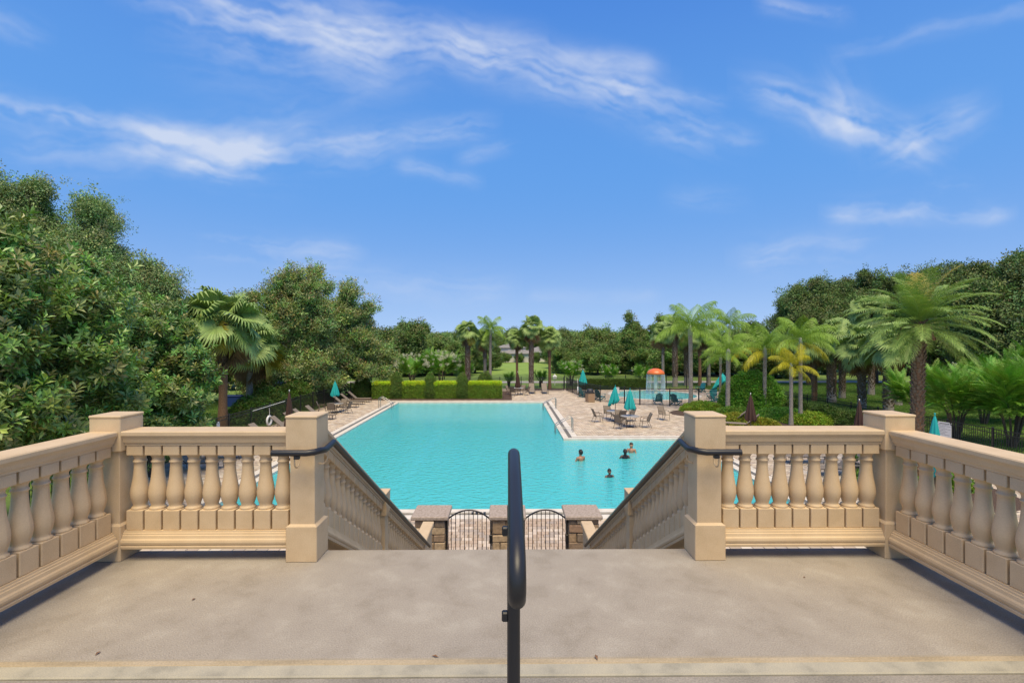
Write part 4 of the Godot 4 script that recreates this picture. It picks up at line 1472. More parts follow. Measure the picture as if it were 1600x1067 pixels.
func person(label: String, where: Vector3, turn: float, sc: float, skin: Material, hair: Material, clothed: Material, arms: float, long_hair: bool) -> void:
	# stands in the water; y = 0 is the pool floor, height 1.7 * sc
	var t := thing("person", label, "person", where, turn)
	var V := func(x: float, y: float, z: float) -> Vector3: return Vector3(x, y, z) * sc
	var b := []
	var add := func(p: Vector3, q: Vector3, r0: float, r1: float) -> void: b.append([p, q, r0 * sc, r1 * sc])
	add.call(V.call(0, 0.95, 0), V.call(0, 1.12, 0), 0.135, 0.115)
	add.call(V.call(0, 1.12, 0), V.call(0, 1.33, 0.0), 0.115, 0.13)
	add.call(V.call(0, 1.4, -0.01), V.call(0, 1.53, 0.015), 0.06, 0.052)
	add.call(V.call(0, 1.585, 0.02), V.call(0, 1.63, 0.0), 0.082, 0.092)
	add.call(V.call(0, 1.545, 0.055), V.call(0, 1.56, 0.06), 0.045, 0.05)
	add.call(V.call(0, 1.585, 0.108), V.call(0, 1.572, 0.118), 0.013, 0.016)
	for sx in [-1.0, 1.0]:
		add.call(V.call(sx * 0.09, 1.615, 0.0), V.call(sx * 0.095, 1.59, 0.0), 0.02, 0.014)
		add.call(V.call(sx * 0.07, 1.35, 0), V.call(sx * 0.165, 1.375, 0), 0.075, 0.062)
		add.call(V.call(sx * 0.09, 0.93, 0), V.call(sx * 0.1, 0.5, 0.02), 0.088, 0.056)
		add.call(V.call(sx * 0.1, 0.5, 0.02), V.call(sx * 0.1, 0.09, -0.02), 0.054, 0.036)
		add.call(V.call(sx * 0.1, 0.045, -0.03), V.call(sx * 0.11, 0.035, 0.13), 0.036, 0.03)
		var el: Vector3 = V.call(sx * (0.2 + 0.12 * arms), 1.12 + 0.05 * arms, 0.03 + 0.08 * arms)
		var wr: Vector3 = V.call(sx * (0.24 + 0.2 * arms), 0.93 + 0.12 * arms, 0.1 + 0.24 * arms)
		add.call(V.call(sx * 0.175, 1.365, 0), el, 0.05, 0.04)
		b.append([el, wr, 0.04 * sc, 0.027 * sc])
		var hd := (wr - el).normalized()
		b.append([wr, wr + hd * 0.07 * sc, 0.027 * sc, 0.034 * sc])
		for k in 4:
			var off := Vector3(0.02 * (k - 1.5), 0, 0) * sc
			b.append([wr + hd * 0.075 * sc + off, wr + hd * (0.145 + 0.012 * (1.5 - absf(k - 1.5))) * sc + off * 1.4 - Vector3(0, 0.012, 0), 0.0095 * sc, 0.0085 * sc])
		b.append([wr + hd * 0.03 * sc + Vector3(-sx * 0.02, 0, 0) * sc, wr + hd * 0.085 * sc + Vector3(-sx * 0.055, 0, 0.01) * sc, 0.011 * sc, 0.009 * sc])
	put("body", skin_mesh(b, 0.02 * sc, 0.022 * sc), skin, t)
	var hb := [[V.call(0, 1.635, -0.02), V.call(0, 1.665, 0.005), 0.098 * sc, 0.088 * sc], [V.call(0, 1.6, -0.045), V.call(0, 1.63, -0.03), 0.08 * sc, 0.085 * sc]]
	if long_hair: hb.append_array([[V.call(0, 1.6, -0.06), V.call(0, 1.42, -0.09), 0.075 * sc, 0.055 * sc]])
	else: hb.append([V.call(0, 1.72, -0.06), V.call(0, 1.74, -0.05), 0.035 * sc, 0.03 * sc])
	put("hair", skin_mesh(hb, 0.02 * sc, 0.02 * sc), hair, t)
	if clothed:
		var cb := [[V.call(0, 0.93, 0), V.call(0, 1.1, 0), 0.146 * sc, 0.124 * sc]]
		if clothed == M.swim: cb.append_array([[V.call(0, 1.1, 0), V.call(0, 1.33, 0), 0.124 * sc, 0.138 * sc], [V.call(-0.1, 1.355, 0), V.call(0.1, 1.355, 0), 0.084 * sc, 0.084 * sc]])
		put("swimwear", skin_mesh(cb, 0.024 * sc, 0.03 * sc), clothed, t)

# ---------------------------------------------------------------- planting
func build_plants() -> void:
	rng.seed = 4
	var mag := rosette(13, 0.2, 0.075, [Color(0.3, 0.5, 0.14), Color(0.22, 0.4, 0.12), Color(0.4, 0.56, 0.2), Color(0.27, 0.44, 0.15)], Color(0.5, 0.33, 0.12), 0.13)
	var mag_far := clump(18, 0.32, 0.2, 0.085, [Color(0.34, 0.48, 0.18), Color(0.28, 0.41, 0.16), Color(0.44, 0.55, 0.26), Color(0.3, 0.44, 0.16), Color(0.44, 0.4, 0.18)])
	var oak := clump(34, 0.34, 0.13, 0.058, [Color(0.3, 0.42, 0.16), Color(0.25, 0.37, 0.14), Color(0.38, 0.48, 0.2)])
	var oak_far := clump(26, 0.5, 0.26, 0.12, [Color(0.3, 0.44, 0.14), Color(0.25, 0.38, 0.13), Color(0.38, 0.5, 0.18)])
	var small := clump(22, 0.1, 0.075, 0.042, [Color(0.4, 0.55, 0.1), Color(0.34, 0.5, 0.1), Color(0.5, 0.62, 0.12)])
	# magnolias beside the terrace
	var g := Color(0.72, 0.69, 0.55)
	tree("magnolia_tree", "large magnolia with big glossy leaves rising beside the landing balustrade", Vector3(-13.6, 0, -12.6), 8.7, Vector3(3.7, 0, 3.6), 0.5, 70, 0.95, 9500, mag, M.leaf, Vector2(0.85, 1.3), g, 0.28, 21, 0.22, "", Vector3.ZERO, 0.35)
	tree("magnolia_tree", "smaller rounded magnolia between the large magnolia and the cabbage palms", at(240, 19.6), 7.2, Vector3(2.6, 0, 2.6), 0.0, 56, 0.8, 8000, mag, M.leaf, Vector2(0.85, 1.3), g, 0.28, 22, 0.18, "", Vector3.ZERO, 0.6)
	tree("magnolia_tree", "magnolia with thin greyish top behind the two glossy magnolias", Vector3(-18.2, 0, -20.5), 10.0, Vector3(3.2, 0, 3.2), 1.0, 60, 0.85, 6000, mag, M.leaf, Vector2(0.9, 1.35), g * 1.05, 0.3, 23, 0.2, "", Vector3.ZERO, 0.3)
	# live oaks behind them
	var og := Color(0.84, 0.83, 0.8)
	for q in [[-27.5, 27.0, 15.6, 4.4, 31], [-23.4, 27.5, 13.9, 3.6, 32], [-30.5, 31, 15.0, 4.6, 33], [-21.4, 28.5, 11.0, 2.8, 34], [-27.5, 37, 9.6, 4.6, 35]]:
		var labels := {31: "tallest oak behind the magnolias, with an open feathery top", 32: "oak with upright pointed top behind the magnolias", 33: "broad oak at the back of the oaks behind the magnolias", 34: "slender oak with a sparse twiggy top behind the magnolias", 35: "low dense oak between the oaks and the cabbage palms"}
		tree("oak_tree", labels[q[4]], Vector3(q[0], 0, -q[1]), q[2], Vector3(q[3], 0, q[3]), 1.5, 120, 0.72, 9000, oak, M.leaf_dull, Vector2(0.75, 1.4), og, 0.22, q[4], 0.28, "oaks behind the magnolias", Vector3.ZERO, 0.55, 0.22)
	# magnolias beyond the fence of the loungers
	tree("magnolia_tree", "wide magnolia beyond the fence, behind the cabbage palms", at(455, 42.5), 12.6, Vector3(6.6, 0, 4.8), -2.5, 150, 1.0, 14000, mag_far, M.leaf, Vector2(0.7, 1.15), g * 1.1, 0.3, 41, 0.3, "", Vector3.ZERO, 0.3)
	tree("magnolia_tree", "magnolia beyond the fence, at the loungers near the clipped hedges", at(536, 48.0), 11.6, Vector3(5.8, 0, 4.2), -2.2, 130, 1.0, 12000, mag_far, M.leaf, Vector2(0.75, 1.25), g * 1.1, 0.3, 42, 0.26, "", Vector3.ZERO, 0.35)
	tree("magnolia_tree", "low dark magnolia filling the gap behind the cabbage palm trunks", Vector3(-24.0, 0, -45.0), 8.5, Vector3(5.0, 0, 3.6), -0.8, 40, 1.3, 3600, mag_far, M.leaf, Vector2(0.75, 1.25), g * 0.9, 0.3, 43, 0.26)
	# cabbage palms on that side
	sabal("cabbage palm with brown leaf bases, standing behind the smaller magnolia", at(350, 31.0), 6.5, 0.27, 2.7, 46, 51, {"boots": 0.55, "dead": 5, "yellow": 5, "brown": true})
	sabal("cabbage palm with slim lower trunk and a yellow frond, beside the fence", at(391, 36.0), 5.0, 0.24, 2.5, 44, 52, {"boots": 0.62, "dead": 3, "yellow": 6})
	# row of cabbage palms by the far fence
	var far := [[731, 54.5, 6.6, 0.26, 1.55, 2, true, "first cabbage palm of the far row, with a yellowed frond, above the longest hedge"], [758, 56.5, 5.6, 0.2, 1.5, 1, false, "cabbage palm half hidden behind the feather palm of the far row"], [808, 55.0, 5.7, 0.15, 1.45, 3, true, "slim cabbage palm behind the brown parasol of the far row"], [830, 54.0, 6.9, 0.24, 1.65, 4, false, "tallest cabbage palm of the far row, with a rough grey trunk"], [859, 55.5, 5.9, 0.17, 1.6, 1, true, "cabbage palm with bare slim trunk at the end of the far row"]]
	for i in far.size():
		var q: Array = far[i]
		sabal(q[7], at(q[0], q[1]), q[2], q[3], q[4], 32, 60 + i, {"boots": 0.1 if i in [0, 3] else 0.6, "dead": q[5], "yellow": 2 if i == 0 else 0, "brown": q[6] and i != 0, "group": "cabbage palms of the far row"})
	queen_palm("feather palm with light green drooping fronds in the far row", at(766, 55.5), 6.2, 0.17, 2.3, 16, 70)
	# cabbage palms behind the wading pool
	var mid := [[1037, 59.0, 6.2, 0.18, "slim cabbage palm behind the wading pool, next to the mushroom fountain"], [1056, 58.0, 7.0, 0.27, "cabbage palm with stout pale trunk behind the wading pool"], [1074, 60.0, 6.1, 0.27, "cabbage palm behind the tall grey feather palm"], [1095, 58.5, 6.3, 0.2, "cabbage palm with reddish brown trunk behind the wading pool chairs"], [1109, 59.5, 5.9, 0.22, "cabbage palm with split boots behind the wading pool parasol"]]
	for i in mid.size(): sabal(mid[i][4], at(mid[i][0], mid[i][1]), mid[i][2], mid[i][3], 1.85, 34, 80 + i, {"boots": 0.15 if i in [1, 2] else 0.6, "dead": 3, "brown": i == 3, "group": "cabbage palms behind the wading pool"})
	# feather palms of the planting beds
	queen_palm("tall feather palm with smooth grey trunk in front of the wading pool fence", at(1081, 38.0), 5.9, 0.17, 2.9, 17, 90)
	queen_palm("thin feather palm next to the wading pool parasol", at(1127, 39.3), 3.6, 0.1, 1.9, 11, 91)
	queen_palm("feather palm with stout grey trunk beside the rounded bush", at(1139, 35.2), 4.1, 0.17, 1.9, 13, 92)
	queen_palm("tallest thin feather palm behind the wading pool parasol", at(1141, 47.0), 6.3, 0.13, 2.6, 15, 93)
	queen_palm("feather palm with wide light crown behind the rounded bush", at(1197, 36.0), 4.3, 0.14, 2.7, 16, 94, {"yellow": 4})
	queen_palm("short feather palm with bright yellow fronds", at(1239, 31.0), 3.25, 0.12, 1.75, 11, 95, {"yellow_all": true})
	queen_palm("feather palm with light green crown over the yellow palm", at(1254, 31.4), 4.9, 0.13, 2.35, 16, 96, {"yellow": 3})
	# cabbage palms beyond the side fence
	var side := [[1276, 44.0, 5.0, 0.2, 2.0, "cabbage palm with dark leaning trunk behind the yellow palm"], [1303, 43.0, 5.9, 0.31, 2.2, "cabbage palm with criss-crossed boots beyond the side fence"], [1320, 46.0, 5.6, 0.24, 2.1, "cabbage palm tucked behind the criss-crossed one"], [1351, 39.0, 5.0, 0.27, 2.15, "cabbage palm with blue green crown behind the corner post"], [1393, 36.5, 5.2, 0.3, 2.1, "cabbage palm with thick rough trunk next to the date palm"], [1366, 49.0, 8.4, 0.26, 2.3, "taller cabbage palm rising behind the side fence palms"], [1408, 41.0, 5.2, 0.28, 2.0, "cabbage palm hidden behind the date palm trunk"]]
	for i in side.size(): sabal(side[i][5], at(side[i][0], side[i][1]), side[i][2], side[i][3], side[i][4], 36, 100 + i, {"boots": 0.05, "dead": 6, "brown": i == 0, "group": "cabbage palms beyond the side fence"})
	date_palm("date palm with a rough trunk and wide arching crown near the corner post", at(1438, 18.0, 0.1), 6.05)
	# bushes of long sprays beyond the side fence
	var sp := [[1500, 26.5, 4.6, 0], [1590, 24.5, 5.0, 0], [1440, 31.0, 4.2, 0], [1545, 31.5, 5.2, 6], [1625, 31.0, 5.6, 0], [1660, 24.0, 5.0, 0]]
	var spl := ["arching bright green bush beyond the fence, beside the date palm trunk", "arching bright green bush beyond the fence, past the rules sign", "arching green bush right behind the date palm trunk", "arching green bush with a few white blossoms under the dark oaks", "tall arching green bush at the back, under the dark oaks", "arching green bush close along the side fence"]
	for i in sp.size(): spray_tree("crape_myrtle", spl[i], at(sp[i][0], sp[i][1]), sp[i][2], 950, 120 + i, sp[i][3])
	var wf := [[644, 57.5, 4.6, 60, "white flowering bush behind the hedges, next to the magnolias"], [690, 57.0, 4.9, 70, "white flowering bush behind the hedges, next to the far palms"], [893, 60.0, 3.4, 30, "white flowering bush beyond the gate of the far fence"], [952, 59.0, 3.0, 20, "white flowering bush behind the long dark hedge"], [1003, 59.0, 2.9, 14, "white flowering bush beside the mushroom fountain"], [725, 59.0, 3.2, 10, "small flowering bush behind the first far palm"], [845, 58.0, 2.2, 0, "low leafy bush under the far palms"], [795, 58.0, 2.0, 0, "low leafy bush next to the brown far parasol"]]
	for i in wf.size(): spray_tree("crape_myrtle", wf[i][4], at(wf[i][0], wf[i][1]), wf[i][2], 520, 140 + i, wf[i][3])
	# clipped hedges and cones at the head of the pool
	var hl := ["short yellow green box hedge next to the magnolias", "yellow green box hedge between the first two clipped cones", "yellow green box hedge between the second and third clipped cones", "longest yellow green box hedge, beside the brown far parasol"]
	var hx := [[583, 610], [630, 664], [679, 714], [733, 782]]
	for i in 4:
		var x0 := at(hx[i][0], 46.0).x
		var x1 := at(hx[i][1], 46.0).x
		shrub("box_hedge", hl[i], "hedge", Vector3((x0 + x1) / 2, 0, -46.6), Vector3(x1 - x0, 1.5, 1.2), "box", int(2300 * (x1 - x0)), small, Vector2(0.8, 1.3), Color(0.5, 0.6, 0.3), 0.22, 160 + i, "clipped yellow green hedges", Color(1.25, 1.2, 0.25))
	var cl := ["round dark bush beside the short hedge under the magnolia", "clipped dark cone between the first and second hedge", "clipped dark cone between the second and third hedge", "clipped dark cone between the third and longest hedge", "dark round bush rising behind the longest hedge"]
	var cx := [[568, 47.5, 1.9, 2.2], [620, 46.4, 1.45, 2.5], [672, 46.4, 1.35, 2.4], [722, 46.4, 1.4, 2.4], [758, 49.0, 1.9, 2.4]]
	for i in 5: shrub("clipped_bush", cl[i], "bush", at(cx[i][0], cx[i][1]), Vector3(cx[i][2], cx[i][3], cx[i][2]), "cone", 3000, small, Vector2(0.8, 1.4), Color(0.3, 0.38, 0.3), 0.25, 170 + i)
	var hd := shrub("box_hedge", "long low dark hedge behind the wading pool", "hedge", Vector3(11.9, 0, -55.0), Vector3(7.2, 1.05, 1.0), "box", 7000, small, Vector2(0.9, 1.6), Color(0.2, 0.26, 0.16), 0.25, 180)
	# planting beds
	shrub("round_bush", "large rounded bright green bush among the feather palms", "bush", at(1177, 37.5), Vector3(4.9, 3.1, 3.6), "ball", 7000, small, Vector2(1.2, 2.0), Color(0.34, 0.58, 0.2), 0.25, 190)
	var low := [[1100, 37.4, 3.4, 0.7, Color(0.36, 0.42, 0.14), "low olive hedge in the bed below the tall feather palm"], [1150, 34.3, 2.6, 0.75, Color(0.2, 0.3, 0.14), "low dark green shrub behind the two side loungers"], [1152, 31.8, 2.6, 0.65, Color(0.42, 0.36, 0.14), "low reddish olive shrub beside the brown parasol"], [1225, 33.5, 3.6, 0.75, Color(0.22, 0.38, 0.18), "low bluish green shrub between the feather palms"], [1268, 31.5, 3.2, 0.75, Color(0.4, 0.44, 0.14), "low yellowish shrub at the foot of the yellow palm"], [1195, 29.7, 2.0, 0.6, Color(0.42, 0.34, 0.13), "low brownish shrub in front of the bluish shrub"], [1395, 18.4, 2.2, 0.6, Color(0.2, 0.32, 0.12), "low green planting around the foot of the date palm"], [1480, 17.6, 2.0, 0.55, Color(0.24, 0.34, 0.12), "low green planting between date palm and large teal parasol"]]
	for i in low.size(): shrub("low_shrub", low[i][5], "shrub", at(low[i][0], low[i][1]), Vector3(low[i][2], low[i][3], low[i][2] * 0.75), "ball", 2600, small, Vector2(0.9, 1.5), low[i][4] * 1.5, 0.25, 200 + i)
	# hedge along the inside of the side fence
	for i in 4: shrub("fence_shrub", ["dark shrub against the side fence behind the rounded bush", "dark shrub against the side fence behind the yellow palm", "dark shrub against the side fence before the corner post", "dark shrub against the side fence by the brown parasol"][i], "shrub", Vector3(21.0, 0, -38.0 + i * 3.0), Vector3(1.5, 1.15, 2.9), "ball", 2600, small, Vector2(0.9, 1.6), Color(0.15, 0.22, 0.12), 0.25, 220 + i, "dark shrubs along the side fence")
	for i in 6: shrub("fence_shrub", "dark leafy shrub outside the lounger fence under the magnolias", "shrub", Vector3(-17.2 - 0.6 * (i % 2), 0, -33.0 - i * 3.3), Vector3(3.0, 1.7 + 0.3 * (i % 3), 3.4), "ball", 2600, small, Vector2(1.0, 1.9), Color(0.24, 0.33, 0.18), 0.3, 240 + i, "dark shrubs outside the lounger fence")
	# oaks over the side lawn
	var ro := [[1270, 60, 13.0, 5.0, 301, "oak with spreading dark crown nearest the feather palms"], [1370, 62, 15.6, 6.5, 302, "broad dark oak rising behind the side fence palms"], [1455, 58, 15.4, 5.6, 303, "dark oak behind the date palm crown"], [1570, 42, 13.2, 5.4, 304, "large oak over the arching bushes"], [1660, 44, 14.5, 6.0, 305, "oak at the end of the arching bushes"], [1500, 54, 12.0, 5.5, 306, "low dark oak behind the arching bushes"]]
	for q in ro: tree("oak_tree", q[5], at(q[0], q[1]), q[2], Vector3(q[3], 0, q[3]), 2.0, 100, 1.15, 8500, oak_far, M.leaf_dull, Vector2(0.6, 1.15), Color(0.5, 0.52, 0.44), 0.25, q[4], 0.4, "dark oaks over the side lawn", Vector3.ZERO, 0.2)
	# woods beyond the road, tree by tree
	rng.seed = 9
	var kinds := []
	var wl := ["rounded dark green tree of the woods beyond the road", "tall narrow tree of the woods beyond the road", "broad mid green tree of the woods beyond the road"]
	kinds.append(tree("wood_tree", wl[0], at(640, 76), 8.0, Vector3(3.6, 0, 3.6), -0.8, 46, 0.95, 2000, oak_far, M.leaf_dull, Vector2(0.8, 1.6), Color(0.5, 0.54, 0.42), 0.3, 401, 0.25, "woods beyond the road"))
	kinds.append(tree("wood_tree", wl[1], at(990, 82), 10.0, Vector3(2.4, 0, 2.4), 0.6, 40, 0.8, 1600, oak_far, M.leaf_dull, Vector2(0.7, 1.4), Color(0.54, 0.6, 0.4), 0.3, 402, 0.2, "woods beyond the road", Vector3.ZERO, 0.4))
	kinds.append(tree("wood_tree", wl[2], at(940, 92), 8.5, Vector3(4.4, 0, 4.2), -0.8, 50, 1.05, 2200, oak_far, M.leaf_dull, Vector2(0.8, 1.6), Color(0.56, 0.62, 0.42), 0.3, 403, 0.25, "woods beyond the road"))
	var spots := [[600, 80, 0, 1.15], [618, 84, 2, 1.0], [662, 80, 2, 0.85], [690, 84, 0, 0.95], [706, 78, 2, 0.8], [725, 92, 2, 0.9], [742, 84, 0, 0.75], [752, 100, 2, 0.85], [768, 92, 0, 0.7], [655, 100, 2, 1.1], [610, 105, 0, 1.3], [690, 112, 2, 1.15], [735, 125, 0, 1.2], [630, 125, 2, 1.5], [880, 84, 0, 0.85], [872, 98, 0, 0.95], [893, 82, 2, 0.75], [905, 96, 0, 0.95], [921, 84, 1, 0.7], [934, 80, 2, 0.75], [955, 88, 1, 0.85], [966, 82, 0, 0.85], [978, 90, 2, 0.95], [1003, 80, 1, 0.95], [1016, 84, 1, 1.05], [1028, 78, 2, 0.85], [1042, 84, 1, 1.1], [1060, 78, 0, 0.95], [1080, 82, 2, 0.95], [1102, 76, 0, 0.95], [1122, 80, 2, 1.0], [1150, 74, 0, 0.95], [1170, 78, 2, 1.05], [1195, 72, 0, 0.95], [1215, 76, 2, 0.95], [1240, 72, 0, 1.0], [900, 120, 2, 1.15], [930, 125, 0, 1.3], [965, 118, 2, 1.3], [1000, 120, 0, 1.35], [1040, 118, 2, 1.35], [1085, 115, 0, 1.35], [1130, 110, 2, 1.35], [1180, 105, 0, 1.4], [560, 78, 0, 1.2], [530, 74, 2, 1.2], [470, 66, 0, 1.3], [420, 60, 2, 1.2], [350, 56, 0, 1.2], [1300, 80, 0, 1.2], [1350, 85, 2, 1.4], [1420, 78, 0, 1.3], [1500, 72, 2, 1.3], [1580, 70, 0, 1.3], [1650, 66, 2, 1.3]]
	for q in spots:
		var c := dup(kinds[q[2]], at(q[0], q[1]), rr(0, TAU), wl[q[2]], "woods beyond the road")
		c.scale = Vector3(1, rr(0.72, 0.86), 1) * q[3] * rr(0.92, 1.06)
	# small trees round the house, far beyond
	for q in [[772, 128, 0, 0.55], [790, 124, 2, 0.32], [812, 126, 2, 0.3], [838, 124, 2, 0.33], [862, 120, 0, 0.8], [884, 112, 0, 1.0], [850, 152, 2, 1.15], [800, 165, 0, 1.2], [770, 150, 2, 1.0], [826, 160, 0, 1.15]]:
		var c := dup(kinds[q[2]], at(q[0], q[1]), rr(0, TAU), wl[q[2]], "woods beyond the road")
		c.scale = Vector3.ONE * q[3]
	# wooded rise on the horizon
	var xfs := []
	var cols := []
	var s := st_new()
	var ridge := func(x: float, d: float) -> float: return (5.0 + 3.5 * sin(x * 0.006 + d * 0.004) + 2.5 * sin(x * 0.017 + 1.0)) * clampf((d - 190.0) / 320.0, 0.0, 1.0)
	for i in 26:
		for j in 10:
			var x0 := -620.0 + i * 48.0
			var d0 := 185.0 + j * 45.0
			var f := func(x: float, d: float) -> Vector3: return Vector3(x, ridge.call(x, d) - 0.04, -d)
			quad(s, f.call(x0, d0), f.call(x0 + 48, d0), f.call(x0 + 48, d0 + 45), f.call(x0, d0 + 45), Vector3.UP)
	struct("hills", done(s), M.grass)
	for i in 9000:
		var d := 180.0 + 430.0 * pow(rng.randf(), 1.2)
		var x := rr(-0.95, 1.1) * d * 0.62
		var p := Vector3(x, ridge.call(x, d) + rr(0.5, 5.5), -d)
		xfs.append(Transform3D(Basis(rand_dir(), rr(0, 6)).scaled(Vector3.ONE * rr(3.0, 6.5)), p))
		cols.append(Color(0.52, 0.58, 0.44) * rr(0.7, 1.2))
	tag(many("distant_woods", oak_far, xfs, cols, M.leaf_dull, self), "wooded hills along the horizon", "woods", "", "stuff")
	# grass beyond the side fence
	s = st_new()
	for i in 9:
		var a := 2.4 * i
		leaf(s, Vector3(cos(a), 0, sin(a)) * 0.05, (Vector3(cos(a), 0, sin(a)) * 0.5 + Vector3.UP).normalized(), Vector3(cos(a), 0, sin(a)), rr(0.07, 0.13), 0.012, Color(0.5, 0.75, 0.16) * rr(0.7, 1.1), 0.0, 0.2)
	var tuft := done(s)
	xfs = []
	cols = []
	for i in 60000:
		var d := 17.0 + 46.0 * pow(rng.randf(), 0.8)
		var x := 22.7 + rng.randf() * 30.0
		if i % 5 == 0: x = -15.3 - rng.randf() * 12.0
		xfs.append(Transform3D(Basis(Vector3.UP, rr(0, 6)).scaled(Vector3.ONE * rr(1.0, 2.1)), Vector3(x, -0.05, -d)))
		cols.append(Color(rr(0.2, 0.34), rr(0.3, 0.4), 0.25))
	tag(many("grass", tuft, xfs, cols, M.leaf_dull, self), "grass growing outside the pool fence", "grass", "", "stuff")

# ---------------------------------------------------------------- things on the patio
func build_things() -> void:
	var e := 1.45
	fence("black metal fence along the loungers, under the magnolias", [Vector2(-15.0, 15.0), Vector2(-15.0, 53.4)])
	fence("black metal fence behind the hedges and the far palms", [Vector2(-14.95, 53.5), Vector2(6.2, 53.5)])
	fence("black metal fence curving round the wading pool on the patio side", [Vector2(6.45, 53.0), Vector2(7.4, 45.9), Vector2(8.25, 43.2), Vector2(10.1, 41.9), Vector2(11.2, 41.0), Vector2(13.5, 40.3), Vector2(16.0, 40.5), Vector2(19.0, 40.6), Vector2(21.9, 40.2)])
	fence("black metal fence at the back of the wading pool", [Vector2(6.6, 56.2), Vector2(25.5, 56.2)])
	fence("black metal fence along the side lawn beyond the feather palms", [Vector2(22.0, 40.0), Vector2(22.0, 15.0)])
	# tables, chairs and parasols in front of the wading pool
	var cg := "sling chairs round the patio tables"
	var tg := "round patio tables"
	var p1 := ground(985, 668)
	var p2 := ground(962, 659)
	make_table("round table under the upright teal parasol in front of the wading pool", p1, tg)
	make_parasol("upright folded teal parasol over the table nearest the pool corner", p1, 2.38, 1.2, 0.31, M.teal, 0.4)
	make_table("round table under the leaning teal parasol in front of the wading pool", p2, tg)
	make_parasol("leaning folded teal parasol over the table by the litter bin", p2, 2.38, 1.15, 0.34, M.teal, 2.6, "", 0.5)
	var ch := make_chair("brown sling chair at the upright teal parasol's table, facing it from the fence end", p1 + Vector3(0.95, 0, 0.1), -PI / 2, cg)
	dup(ch, p1 + Vector3(-0.75, 0, 0.55), 2.2, "brown sling chair with its back to the pool at the upright teal parasol's table", cg)
	dup(ch, p1 + Vector3(-0.35, 0, -0.95), 0.3, "brown sling chair between the two teal parasol tables", cg)
	dup(ch, p2 + Vector3(-1.25, 0, 0.2), 1.7, "brown sling chair standing apart beside the leaning teal parasol's table", cg)
	dup(ch, p2 + Vector3(-0.25, 0, -0.95), 0.2, "brown sling chair behind the leaning teal parasol's table", cg)
	dup(ch, p2 + Vector3(0.15, 0, 0.85), PI + 0.3, "brown sling chair in front of the leaning teal parasol's table", cg)
	dup(ch, p2 + Vector3(1.0, 0, -0.1), -1.3, "brown sling chair between leaning parasol and wading pool fence", cg)
	dup(ch, ground(1038, 657), 0.35, "brown sling chair standing alone beside the planting bed", cg)
	# far table
	var p3 := at(809, 49.0)
	make_table("round table under the brown parasol beyond the end of the pool", p3, tg)
	make_parasol("folded brown parasol over the table beyond the end of the pool", p3, 2.3, 1.5, 0.24, M.brown_cloth)
	for k in 4: dup(ch, p3 + Vector3(cos(k * PI / 2 + 0.5), 0, sin(k * PI / 2 + 0.5)) * 0.95, -(k * PI / 2 + 0.5) - PI / 2, "brown sling chair at the table beyond the end of the pool", "chairs at the far table")
	# lounger side
	var p4 := ground(524, 645)
	make_table("round table among the loungers along the magnolia fence", p4, tg)
	make_parasol("folded teal parasol over the table among the loungers", p4, 2.4, 1.05, 0.29, M.teal)
	for q in [[0.95, 0.2, "brown sling chair on the pool side of the table among the loungers"], [0.1, 0.95, "brown sling chair on the stair side of the table among the loungers"], [-0.9, 0.25, "brown sling chair on the fence side of the table among the loungers"], [0.2, -0.95, "brown sling chair on the hedge side of the table among the loungers"]]:
		dup(ch, p4 + Vector3(q[0], 0, q[1]), atan2(-q[0], -q[1]), q[2], cg)
	make_parasol("tall folded brown parasol among the loungers near the stair", at(453, 25.0), 2.85, 1.9, 0.22, M.brown_cloth)
	var lg := "loungers along the magnolia fence"
	var lo := make_lounger("brown sling lounger with raised back along the magnolia fence", Vector3(-13.3, 0, -43.4), PI / 2, lg)
	for d in [41.6, 39.8, 33.8, 32.2, 30.6, 29.0, 26.4, 24.6, 22.6, 20.6]: dup(lo, Vector3(-13.2 + rr(-0.15, 0.15), 0, -d), PI / 2 + rr(-0.08, 0.08), "brown sling lounger with raised back along the magnolia fence", lg)
	dup(lo, at(831, 50.8), 0.0, "brown sling lounger under the tallest far palm", "")
	dup(lo, at(851, 50.8), 0.0, "brown sling lounger under the last far palm", "")
	var lr := "loungers by the planting bed"
	dup(lo, ground(1146, 664), -2.0, "brown sling lounger behind the other one beside the planting bed", lr)
	dup(lo, ground(1164, 671), -2.0, "brown sling lounger beside the folded brown parasol at the planting bed", lr)
	for d in [24.5, 21.5, 19.5]: dup(lo, Vector3(13.4, 0, -d), -PI / 2 + rr(-0.1, 0.1), "brown sling lounger on the patio behind the balusters", "loungers behind the balusters")
	make_parasol("folded brown parasol beside the loungers at the planting bed", at(1175, 27.5), 2.4, 1.45, 0.27, M.brown_cloth)
	make_parasol("folded brown parasol in front of the side fence near the corner post", at(1347, 24.6), 2.4, 1.5, 0.21, M.brown_cloth)
	make_parasol("large folded teal parasol beside the date palm and rules sign", at(1467, 16.0), 2.95, 2.0, 0.26, M.teal, 1.0, "", 0.2)
	# wading pool
	make_parasol("folded teal parasol behind the litter bin inside the wading pool fence", at(911, 52.0), 2.35, 1.5, 0.4, M.teal)
	make_parasol("half open leaning teal parasol at the back chairs of the wading pool", at(1131, 43.5), 2.5, 1.0, 0.62, M.teal, 2.4, "", 0.8)
	var ag := "teal slatted armchairs round the wading pool"
	var ad := make_adirondack("teal slatted armchair seen from behind, under the mushroom fountain", ground(1029, 632), PI - 0.05, ag)
	dup(ad, ground(1058, 633), 2.3, "teal slatted armchair turned towards the mushroom fountain at the fence", ag)
	dup(ad, at(938, 44.8), 2.3, "teal slatted armchair inside the fence beside the litter bin", ag)
	dup(ad, at(913, 47.0), 2.0, "teal slatted armchair behind the litter bin", ag)
	dup(ad, at(1096, 51.5), -1.0, "teal slatted armchair across the wading pool from the litter bin", ag)
